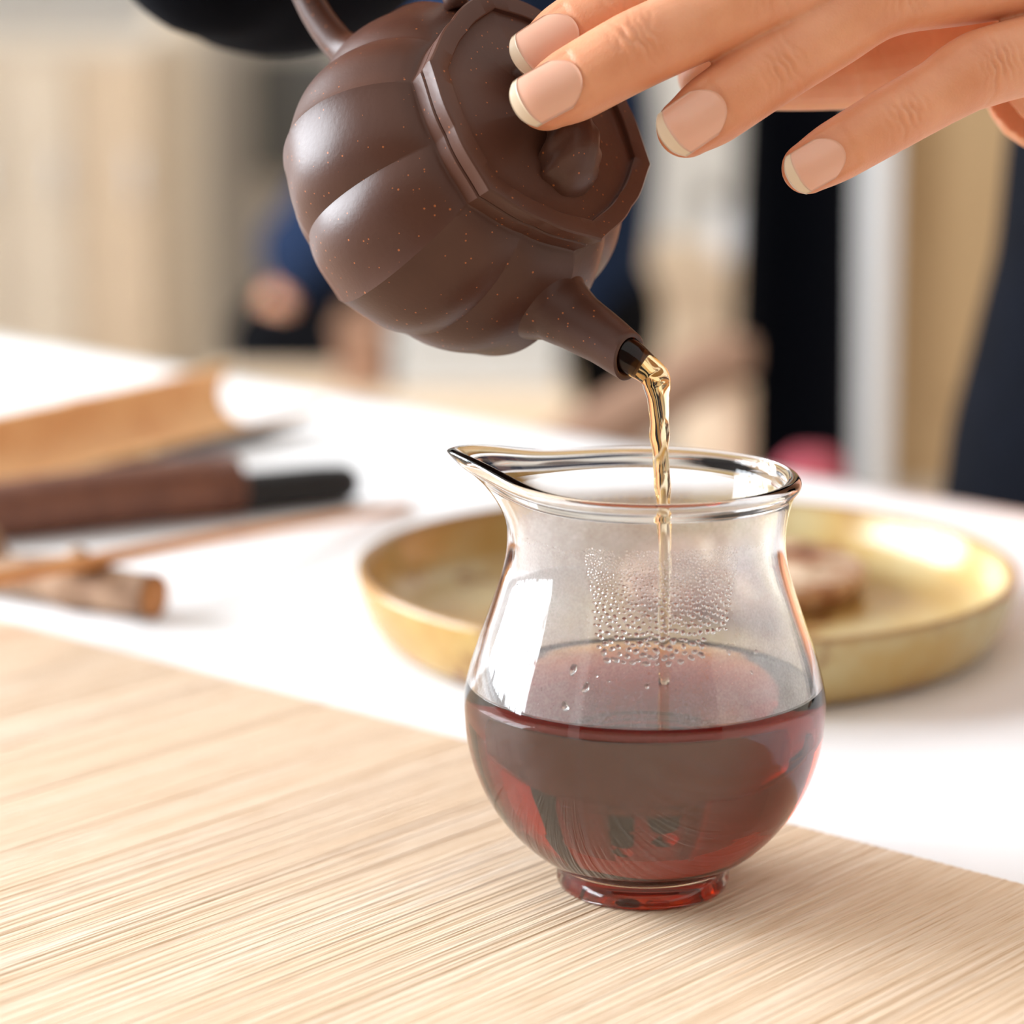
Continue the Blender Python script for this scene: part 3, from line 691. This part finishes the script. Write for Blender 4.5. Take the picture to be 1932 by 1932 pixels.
def pillow(c, ax, w, d, h, mat, nm, parent):
    V = []; n = 20
    for i in range(n):
        for j in range(n):
            pass
    import bmesh
    bm = bmesh.new(); bmesh.ops.create_uvsphere(bm, u_segments=28, v_segments=18, radius=1)
    V = []
    for v in bm.verts:
        x, y, z = v.co; sx = math.copysign(abs(x)**0.5, x); sy = math.copysign(abs(y)**0.5, y)
        V.append(c + ax[0]*sx*w/2 + ax[1]*sy*d/2 + ax[2]*z*h/2)
    bm.verts.index_update(); F = [[v.index for v in f.verts] for f in bm.faces]; bm.free()
    return mobj(nm, np.array(V), F, mat, parent)
sz = zb-0.23
cush = root('cushion', A3(cq[0], cq[1], sz), 'white cushion with pink top lying on the wooden bench', 'cushion')
pillow(A3(cq[0], cq[1], sz+0.062), AXB, 0.12, 0.075, 0.12, M['white'], 'cover', cush)
pillow(A3(cq[0], cq[1], sz+0.138), AXB, 0.07, 0.045, 0.045, M['pink'], 'top_panel', cush)

# ------------------------------------------------------------------ low table in front of the seated guest
lz = ony(560, 690, 3.24)[2]
lt = root('low_table', A3(-0.18, 3.1, FLOOR), 'pale low wooden table in front of the seated guest', 'table')
x0, x1 = wx(340, 3.0), wx(1090, 3.0)
mobj('tabletop', *box(((x0+x1)/2, 3.11, lz-0.02), (x1-x0, 0.26, 0.04), bev=0.006), M['palewood'], lt, smooth=False)
for a in (x0+0.04, x1-0.04):
    for b in (3.01, 3.21): mobj('leg', *box((a, b, (FLOOR+lz-0.04)/2), (0.04, 0.04, lz-0.04-FLOOR), bev=0.004), M['palewood'], lt, smooth=False)
mobj('apron', *box(((x0+x1)/2, 2.995, lz-0.10), (x1-x0-0.12, 0.018, 0.11), bev=0.003), M['palewood'], lt, smooth=False)

def lbox(name, p0, p1, ytop, lab, mat):
    xa, xb = wx(p0, 3.15), wx(p1, 3.15); zt = ony((p0+p1)/2, ytop, 3.15)[2]; hh = zt-lz
    rt_ = root(name, A3((xa+xb)/2, 3.14, lz), lab, 'box')
    mobj('body', *box(((xa+xb)/2, 3.14, lz+0.0005+hh*0.40), (xb-xa, 0.16, hh*0.80), bev=0.004), mat, rt_, smooth=False)
    mobj('lid', *box(((xa+xb)/2, 3.14, lz+0.001+hh*0.90), (xb-xa+0.008, 0.168, hh*0.19), bev=0.004), mat, rt_, smooth=False)
lbox('storage_box', 745, 1060, 600, 'pale grey storage box on the low wooden table', M['palegrey'])
lbox('wooden_box', 640, 728, 592, 'small brown wooden box on the low table', M['walnut'])
# ------------------------------------------------------------------ people in the background
def limb(pts, rad, per=6, n=16, ref=(0, -1, 0.3), sq=1.0):
    p = catmull(pts, per); r = np.interp(np.linspace(0, 1, len(p)), np.linspace(0, 1, len(rad)), rad)
    return tube(p, r, r*sq, n, ref, 'round', 'round')
def ell(c, rx, ry, rz, ax=None, n=20):
    ax = np.eye(3) if ax is None else ax
    V = []; rows = 14
    for i in range(rows):
        a = -math.pi/2 + math.pi*(i+0.5)/rows
        for j in range(n):
            b = 2*math.pi*j/n; V.append(A3(*c) + ax[0]*rx*math.cos(a)*math.cos(b) + ax[1]*ry*math.cos(a)*math.sin(b) + ax[2]*rz*math.sin(a))
    F = grid_faces(rows, n); F.append(tuple(range(n))[::-1]); F.append(tuple((rows-1)*n+i for i in range(n)))
    return np.array(V), F
def head_parts(c, f):
    """head about c (centre), facing f: skull, jaw, nose, ears, brow, lips"""
    f = unit(A3(f[0], f[1], 0)); s = A3(f[1], -f[0], 0); ax = np.array([f, s, E3])
    c = A3(*c)
    ps = [ell(c+A3(0, 0, 0.02), 0.092, 0.075, 0.095, ax), ell(c+f*0.025-E3*0.05, 0.062, 0.056, 0.062, ax),
          limb([c+f*0.088+E3*0.018, c+f*0.104-E3*0.012, c+f*0.092-E3*0.022], [.008, .012, .011], 4, 10),
          ell(c+f*0.082-E3*0.055, 0.010, 0.024, 0.010, ax), ell(c+f*0.078+E3*0.035, 0.014, 0.05, 0.010, ax)]
    for k in (-1, 1):
        ps += [ell(c+s*k*0.076-E3*0.005-f*0.005, 0.020, 0.008, 0.032, ax), ell(c+f*0.080+s*k*0.030+E3*0.016, 0.010, 0.014, 0.008, ax)]
    ps.append(limb([c-f*0.012-E3*0.05, c-f*0.025-E3*0.14], [.052, .056], 4, 16))
    return ps
def hair_parts(c, f):
    f = unit(A3(f[0], f[1], 0)); s = A3(f[1], -f[0], 0); ax = np.array([f, s, E3]); c = A3(*c)
    return [ell(c-f*0.022+E3*0.045, 0.090, 0.084, 0.086, ax), ell(c-f*0.065-E3*0.01, 0.045, 0.07, 0.085, ax), ell(c-f*0.115+E3*0.01, 0.035, 0.04, 0.04, ax)]
def tone(o, val):
    a = o.data.attributes.new('tone', 'FLOAT', 'POINT'); n = len(o.data.vertices)
    a.data.foreach_set('value', np.broadcast_to(np.asarray(val, np.float32), (n,)).copy())
def small_hand(w, d, nrm, length=0.17):
    """relaxed hand from wrist w, pointing along d, back of hand along nrm"""
    d = unit(d); g = length/0.17; nrm = unit(nrm-d*(nrm@d)); s = np.cross(d, nrm); out_ = [limb([w, w+d*length*0.5], [.026*g, .036*g], 4, 14, nrm, 0.45)]
    for k, L_ in zip((-1.5, -.5, .5, 1.5), (.40, .46, .43, .34)):
        b = w+d*length*0.5+s*k*0.019*g; out_.append(limb([b-d*0.015, b+d*length*L_*0.5-nrm*0.006, b+d*length*L_*0.95-nrm*0.026], [.0095*g, .0085*g, .0070*g], 5, 10, nrm))
    b = w+d*length*0.18-s*0.028*g; out_.append(limb([b, b+(d*0.035-s*0.022-nrm*0.012)*g, b+(d*0.068-s*0.022-nrm*0.028)*g], [.013*g, .011*g, .009*g], 5, 10, nrm))
    return out_

# seated guest, side on, facing left
gd = 3.5
def G(px, py, off=0.0): q = P(px, py, gd*math.cos(PITCH)+0.0); q = ony(px, py, gd); return A3(q[0], gd+off, q[2])
hip = G(985, 600); kn_ = G(525, 608)
guest = root('person', (hip[0], gd, FLOOR), 'seated person in navy top and black trousers behind the teapot', 'person')
parts = []
shd = A3(hip[0]-0.02, gd, hip[2]+0.50); headc = A3(shd[0]-0.04, gd, shd[2]+0.24)
parts += head_parts(headc, (-1, 0.0, 0)); parts.append(limb([hip, shd], [.12, .12], 6, 18))
hands = []
for k in (-1, 1):
    el_ = A3(hip[0]-0.16, gd+k*0.23, hip[2]+0.20) if k > 0 else G(640, 395, -0.20)
    wr = A3(kn_[0]+0.13, gd+k*0.10, hip[2]+0.10) if k > 0 else G(572, 458, -0.12)
    hands.append((el_, wr))
    parts.append(limb([shd+A3(0, k*0.17, -0.03), el_, wr], [.05, .042, .028], 8))
    parts += small_hand(wr, A3(-0.35, 0, -0.55), A3(-0.8, k*0.3, 0.5), 0.095)
    parts.append(limb([hip+A3(0, k*0.09, 0), kn_+A3(0, k*0.11, 0)], [.075, .045], 6))
    parts.append(limb([kn_+A3(0, k*0.11, 0), A3(kn_[0]+0.02, gd+k*0.11, FLOOR+0.08)], [.045, .038], 6))
    parts.append(limb([A3(kn_[0]+0.05, gd+k*0.11, FLOOR+0.045), A3(kn_[0]-0.13, gd+k*0.11, FLOOR+0.035)], [.04, .03], 4))
V, F_, _ = remesh(*join(*parts), 0.008, 4); o = mobj('body', V, F_, M['skin'], guest); tone(o, 0.1)
V, F_, _ = remesh(*join(*hair_parts(headc, (-1, 0, 0))), 0.008, 3); mobj('hair', V, F_, M['hair'], guest)
top_ = [limb([hip+A3(0.01, 0, 0.02), hip+A3(0.03, 0, 0.25), shd], [.145, .14, .13], 8, 20), limb([shd+A3(0, -.16, -.01), shd+A3(0, .16, -.01)], [.075, .075], 6)]
for k, (el_, wr) in zip((-1, 1), hands): top_.append(limb([shd+A3(0, k*0.17, -0.03), el_, el_*0.2+wr*0.8], [.07, .062, .055], 8))
V, F_, _ = remesh(*join(*top_), 0.009, 4); mobj('navy_top', V, F_, M['navytop'], guest)
tr_ = [limb([hip+A3(0.05, 0, 0), hip+A3(-.05, 0, 0)], [.13, .12], 6)]
for k in (-1, 1):
    tr_.append(limb([hip+A3(0, k*0.09, -0.01), kn_+A3(0, k*0.11, -0.01)], [.085, .056], 8))
    tr_.append(limb([kn_+A3(0, k*0.11, -0.01), A3(kn_[0]+0.02, gd+k*0.11, FLOOR+0.10)], [.056, .052], 8))
V, F_, _ = remesh(*join(*tr_), 0.009, 4); mobj('black_trousers', V, F_, M['black'], guest)
chair = root('wooden_stool', (hip[0], gd, FLOOR), 'brown wooden stool under the seated person in navy', 'stool')
cz = hip[2]-0.135
mobj('seat', *box((hip[0]-0.08, gd, cz-0.02), (0.46, 0.44, 0.035), bev=0.006), M['walnut'], chair, smooth=False)
for a in (-0.28, 0.12):
    for b in (-0.19, 0.19): mobj('leg', *box((hip[0]+a, gd+b, (FLOOR+cz-0.04)/2), (0.04, 0.04, cz-0.04-FLOOR), bev=0.004), M['walnut'], chair, smooth=False)

# standing guest in dark navy trousers, side on
sd = 3.9
sx_ = ony(1500, 500, sd)[0]
stand = root('person', (sx_, sd, FLOOR), 'standing person in long dark navy trousers near the ochre door', 'person')
parts = []; hc = A3(sx_, sd, FLOOR+1.55); parts += head_parts(hc, (-1, 0.1, 0))
parts.append(limb([A3(sx_, sd, FLOOR+0.86), A3(sx_+0.01, sd, FLOOR+1.33)], [.10, .11], 6))
for k in (-1, 1):
    parts.append(limb([A3(sx_, sd+k*0.16, FLOOR+1.32), A3(sx_+0.05, sd+k*0.21, FLOOR+1.12), A3(sx_-0.10, sd+k*0.12, FLOOR+1.10)], [.045, .038, .028], 8))
    parts += small_hand(A3(sx_-0.10, sd+k*0.12, FLOOR+1.10), A3(-1, -k*0.6, 0.1), A3(0, 0, 1), 0.15)
    parts.append(limb([A3(sx_, sd+k*0.08, FLOOR+0.86), A3(sx_, sd+k*0.085, FLOOR+0.46), A3(sx_+0.01, sd+k*0.085, FLOOR+0.07)], [.07, .05, .036], 8))
    parts.append(limb([A3(sx_+0.04, sd+k*0.085, FLOOR+0.042), A3(sx_-0.13, sd+k*0.085, FLOOR+0.03)], [.038, .028], 4))
V, F_, _ = remesh(*join(*parts), 0.008, 4); o = mobj('body', V, F_, M['skin'], stand); tone(o, 0.1)
V, F_, _ = remesh(*join(*hair_parts(hc, (-1, 0.1, 0))), 0.008, 3); mobj('hair', V, F_, M['hair'], stand)
def trouser(px_l0, px_r0, px_l1, px_r1):
    ps = []
    for k in (-1, 1):
        top_c = (px_l0+px_r0)/2; 
        w0 = (px_r0-px_l0)/2/F_PX*sd; w1 = (px_r1-px_l1)/2/F_PX*sd
        cx1 = ony((px_l1+px_r1)/2, 850, sd)[0]
        ps.append(limb([A3(sx_, sd+k*0.07, FLOOR+0.98), A3(sx_, sd+k*0.08, FLOOR+0.80), A3((sx_+cx1)/2, sd+k*0.085, FLOOR+0.5), A3(cx1, sd+k*0.085, FLOOR+0.06)], [w0, w0, (w0+w1)/2, w1*1.04], 8, 18, (0, 1, 0), 1.0))
    return ps
V, F_, _ = remesh(*join(*trouser(1414, 1612, 1378, 1606)), 0.009, 4); mobj('navy_trousers', V, F_, M['navy'], stand)
tk = [limb([A3(sx_, sd, FLOOR+0.88), A3(sx_, sd, FLOOR+1.10), A3(sx_+0.01, sd, FLOOR+1.34)], [.125, .125, .125], 8, 18)]
for k in (-1, 1): tk.append(limb([A3(sx_, sd+k*0.16, FLOOR+1.32), A3(sx_+0.05, sd+k*0.21, FLOOR+1.12), A3(sx_-0.06, sd+k*0.14, FLOOR+1.11)], [.065, .058, .045], 8))
V, F_, _ = remesh(*join(*tk), 0.009, 4); mobj('jacket', V, F_, M['navy'], stand)

# ------------------------------------------------------------------ the person pouring
pc = A3(0.3395, 1.0480, 0)
pourer = root('person', (pc[0], pc[1], FLOOR), 'person in dark navy robe pouring tea with one hand on teapot lid', 'person')
fdir = -E2; sL = E1                      # the pourer's own left side is +E1
shz = 0.56
Lsh = pc + sL*0.185 + A3(0, 0, shz); Rsh = pc - sL*0.185 + A3(0, 0, shz)
# left hand, finger by finger: (joints MCP, PIP, DIP, TIP) as pixel + distance, half widths in pixels
FING = {
 'index':  ([(1690, -215, .619), (1370, -97, .6065), (1170, 8, .6010), (981, 126, .6005)], [92, 86, 84, 75, 73, 68, 56], 6),
 'middle': ([(1790, -118, .612), (1425, -10, .5930), (1195, 98, .5870), (983, 213, .5880)], [95, 88, 84, 76, 75, 71, 60], 8),
 'ring':   ([(1965, -62, .614), (1665, -6, .6000), (1452, 132, .5930), (1253, 270, .5905)], [90, 84, 80, 73, 71, 68, 57], 0),
 'little': ([(2135, 55, .618), (1850, 130, .6045), (1686, 222, .5985), (1486, 339, .5945)], [82, 76, 74, 64, 62, 58, 49], -6),
}
hand = []; joints = []; nails = []
wrist = A3(0.172, 0.690, 0.176)
for nm, (js, hw, tilt) in FING.items():
    J = [P(*j) for j in js]; k = js[1][2]/F_PX
    tt = math.radians(tilt); dors = unit(-FW*math.cos(tt) + UP*math.sin(tt))
    mids = lambda a, b: (J[a]+J[b])/2
    tipc = J[3] + unit(J[2]-J[3])*hw[6]*k*0.9            # tube end; round cap reaches TIP
    ctrl = [J[0], mids(0, 1)+dors*0.0005, J[1]+dors*0.0010, mids(1, 2), J[2]+dors*0.0004, J[2]*0.45+J[3]*0.55, tipc]
    path = catmull(ctrl, 8); ts = np.linspace(0, 6, len(path))
    wv = np.interp(ts, range(7), hw)*k
    hand.append(tube(path, wv, wv*0.93, 26, dors, 'round', 'round'))
    # metacarpal
    i = ['index', 'middle', 'ring', 'little'].index(nm)
    mend = wrist + unit(P(2000, 60, .63)-P(1700, -215, .63))*((i-1.5)*0.0095) + A3(0, 0, 0.001)
    hand.append(limb([J[0], J[0]*0.5+mend*0.5, mend], [hw[0]*k*1.02, .0125, .0135], 8, 20))
    for ji, amp in ((1, 1.0), (2, 0.8)):
        t_ = unit(J[ji+1]-J[ji-1]); joints.append((J[ji], t_, unit(dors-t_*(dors@t_)), amp, hw[2*ji]*k))
    # nail frame
    t_ = unit(J[3]-J[2]); d_ = unit(dors-t_*(dors@t_)); nails.append((nm, J[3], t_, d_, np.cross(t_, d_), hw, k))
# thumb behind the fingers, thenar and heel of the palm
th_j = [P(2110, 120, .668), P(1830, 95, .650), P(1570, 128, .641), P(1345, 140, .636)]
hand.append(limb(th_j, [.0165, .0128, .0098, .0082], 10, 22))
hand.append(limb([P(2180, 70, .672), P(1990, 150, .650), P(2110, 60, .630)], [.017, .0175, .013], 8, 20))
hand.append(limb([wrist+A3(0.004, 0, -0.004), P(2060, 190, .665), P(2150, 70, .632)], [.020, .0165, .012], 8, 20))
elbow = A3(0.425, 0.81, 0.275)
hand.append(limb([wrist-unit(elbow-wrist)*0.012, wrist*0.7+elbow*0.3, elbow], [.0255, .031, .040], 8, 24, E3, 0.86))
Vh, Fh, Nh = remesh(*join(*hand), 0.0005, 9, 0.5)
# knuckle creases and joint relief
disp = np.zeros(len(Vh)); ton = np.full(len(Vh), 0.12)
for J, t_, d_, amp, hw_ in joints:
    s_ = np.cross(t_, d_); L_ = Vh-J; x = L_@t_; y = L_@s_; z = L_@d_
    near = (np.abs(x) < 0.012) & (np.abs(y) < hw_*1.2) & (z > 0) & (z < hw_*1.5)
    xs_ = x[near]; ys_ = y[near]; dd = np.zeros(near.sum())
    r2 = random.Random(int(abs(J[0])*1e6))
    for o_, a_ in ((-0.0052, .35), (-0.0036, .6), (-0.0019, .9), (-0.0004, 1.0), (0.0013, .9), (0.0031, .55), (0.0046, .35)):
        cu_ = r2.uniform(-6, 6) + (18 if o_ > 0 else -18); c_ = o_ + cu_*ys_**2*1.4 + r2.uniform(-.0003, .0003) + 0.00025*np.sin(ys_*1500+r2.uniform(0, 6))
        off = r2.uniform(-.0015, .0015); dd -= 0.00070*a_*np.exp(-((xs_-c_)/0.00055)**2)*np.exp(-((ys_-off)/(hw_*0.55))**2)
    dd += 0.00035*np.exp(-(xs_/0.005)**2)*np.exp(-(ys_/(hw_*0.6))**2)
    disp[near] += dd*amp
    ton += 0.28*np.exp(-((L_**2).sum(1))/(0.009**2))
for nm, tip, t_, d_, s_, hw, k in nails:
    L_ = Vh-tip; ton += 0.5*np.exp(-((L_**2).sum(1))/(0.013**2))
    # soft fold round the nail: sink the bed a little
    x = L_@t_; y = L_@s_; z = L_@d_; w_ = hw[5]*k
    bed = smoothstep(-0.0158, -0.0140, x)*(1-smoothstep(w_*0.66, w_*0.80, np.abs(y)))*(z > 0)*(np.abs(x) < 0.02)*(z < 0.012)
    disp -= 0.00040*bed
# palm side creases
for c_ in (P(1650, 100, .642), P(1700, 90, .645), P(1745, 80, .647), P(1610, 130, .640)):
    L_ = Vh-c_; disp -= 0.0006*np.exp(-((L_[:, 0]+0.35*L_[:, 2])/0.0011)**2)*np.exp(-(L_**2).sum(1)/0.012**2)
Vh = Vh + Nh*disp[:, None]
nh = len(Vh)
# the rest of the body (head, neck, chest, right arm and hand) shares the same mesh
hpos = pc + fdir*0.06 + A3(0, 0, shz+0.25)
hgrip = pot(-82, 0, -36); Rw = hgrip + A3(0.012, 0.085, 0.030); Rel = A3(0.135, 1.00, 0.335)
rest = head_parts(hpos, fdir) + [limb([pc+A3(0, 0, -0.1), pc+A3(0, 0, shz)], [.13, .13], 6), limb([Lsh, elbow], [.045, .040], 6), limb([Rsh, Rel, Rw], [.045, .040, .026], 8)]
for k in (-1, 1): rest += [limb([pc+sL*k*0.09, pc+sL*k*0.09+A3(0, 0, FLOOR+0.1)], [.07, .04], 6), limb([pc+sL*k*0.09-fdir*0.03+A3(0, 0, FLOOR+0.045), pc+sL*k*0.09+fdir*0.13+A3(0, 0, FLOOR+0.03)], [.04, .03], 4)]
palm_c = hgrip + A3(0.004, 0.030, 0.016)
rest.append(limb([Rw, palm_c], [.027, .030], 6, 16, TA, 0.6))
hax = unit(pot(-80, 0, -27)-pot(-82, 0, -45))
for i in range(4):
    b = hgrip + hax*((i-1.5)*0.0135); k0 = palm_c + hax*((i-1.5)*0.016)
    o1 = unit(np.cross(hax, palm_c-hgrip)); od = unit(palm_c-hgrip)
    rest.append(limb([k0, b+o1*0.016+od*0.012, b+o1*0.015-od*0.010, b-o1*0.002-od*0.0145, b-o1*0.012-od*0.006], [.0105, .0092, .0085, .0080, .0070], 6, 12))
rest.append(limb([palm_c-hax*0.02, hgrip+hax*0.034+A3(0, 0.012, 0.006), hgrip+hax*0.040-A3(0, 0.012, 0)], [.014, .011, .009], 6, 12))
Vr_, Fr_, _ = remesh(*join(*rest), 0.0045, 3)
Vall = np.vstack([Vh, Vr_]); Fall = list(Fh) + [tuple(i+nh for i in f) for f in Fr_]
body = mobj('body', Vall, Fall, M['skin'], pourer); tone(body, np.concatenate([np.clip(ton, 0, 0.75), np.full(len(Vr_), 0.15)]))
# fingernails
for nm, tip, t_, d_, s_, hw, k in nails:
    w_ = hw[5]*k; length = w_*1.82; na, nb = 17, 19; free = 0.86
    def npos(a, b, lift):
        b0 = 0.30*abs(a)**2.2; b1 = 1.0-0.17*abs(a)**2.3
        bb = b0+(b1-b0)*b; x = -length + bb*(length+0.0013)
        an = a*math.radians(45)
        R_ = w_*1.00*(1-0.06*max(0, (bb-0.5))**2*4)
        drop = 0.0012*max(0, bb-0.6)**2/0.16
        c_ = tip + t_*x
        return c_ + s_*(R_*math.sin(an)) + d_*(R_*0.94*math.cos(an) + lift - drop)
    def patch(b_lo, b_hi, lift, n2):
        bs_ = np.linspace(b_lo, b_hi, n2); as_ = np.linspace(-1, 1, na)
        V = [npos(a, b, lift + 0.00012*(1-abs(a)**6)) for b in bs_ for a in as_]; V += [npos(a, b, lift-0.0006) for b in bs_ for a in as_]
        F = grid_faces(n2, na, False); n1 = na*n2; F = [f[::-1] for f in F] + [tuple(i+n1 for i in f) for f in F]
        for i in range(n2-1):
            F.append((i*na, i*na+na, n1+i*na+na, n1+i*na)); j = na-1; F.append((i*na+j, n1+i*na+j, n1+i*na+na+j, i*na+na+j))
        for j in range(na-1):
            F.append((j, n1+j, n1+j+1, j+1)); q = (n2-1)*na+j; F.append((q, q+1, n1+q+1, n1+q))
        return np.array(V), F
    nl = mobj('fingernail', *patch(0, free, 0.00010, nb), M['nail'], pourer)
    mobj('nail_tip', *patch(free, 1.0, 0.00013, 8), M['nailtip'], nl)
V, F_, _ = remesh(*join(*hair_parts(hpos, fdir)), 0.006, 3); mobj('hair', V, F_, M['hair'], pourer)
# robe: flared body plus two wide sleeves
rb = []
zsr = [FLOOR+0.06, -0.45, -0.15, 0.0, 0.08, 0.16, 0.30, 0.45, 0.54, 0.585]
hwid = [.30, .262, .232, .206, .180, .160, .155, .182, .185, .10]; hdep = [.20, .18, .15, .135, .125, .118, .115, .115, .10, .075]
nn_ = 56; th = np.arange(nn_)*2*math.pi/nn_; rings = []
for z, a, b in zip(zsr, hwid, hdep):
    f = 1+0.02*np.sin(9*th)*max(0, (0.2-z))
    rings.append(pc*A3(1, 1, 0) - fdir*(max(0, b*1.02-0.106) if z < 0.1 else 0) + (a*f*np.cos(th))[:, None]*sL + (b*f*np.sin(th))[:, None]*fdir + A3(0, 0, z))
rb.append((np.vstack(rings), grid_faces(len(rings), nn_) + [tuple(range(nn_))[::-1], tuple((len(rings)-1)*nn_+i for i in range(nn_))]))
rb.append(limb([Lsh-A3(0, 0, 0.02), elbow+A3(0, 0, -0.015), elbow*0.55+wrist*0.45+A3(0, 0, -0.02)], [.085, .082, .078], 8, 20))
# right sleeve: hangs wide below the forearm
cuff = [P(415, -150, .735), P(540, -172, .770), P(760, -330, .840), Rel+A3(0, 0, -0.02), Rsh-A3(0, 0, 0.02)]
rb.append(limb(cuff, [.0325, .0415, .050, .080, .085], 8, 22, E3, 1.0))
V, F_, _ = remesh(*join(*rb), 0.006, 3); mobj('robe', V, F_, M['navy'], pourer)

for o in bpy.data.objects:
    if '_o' in o: del o['_o']
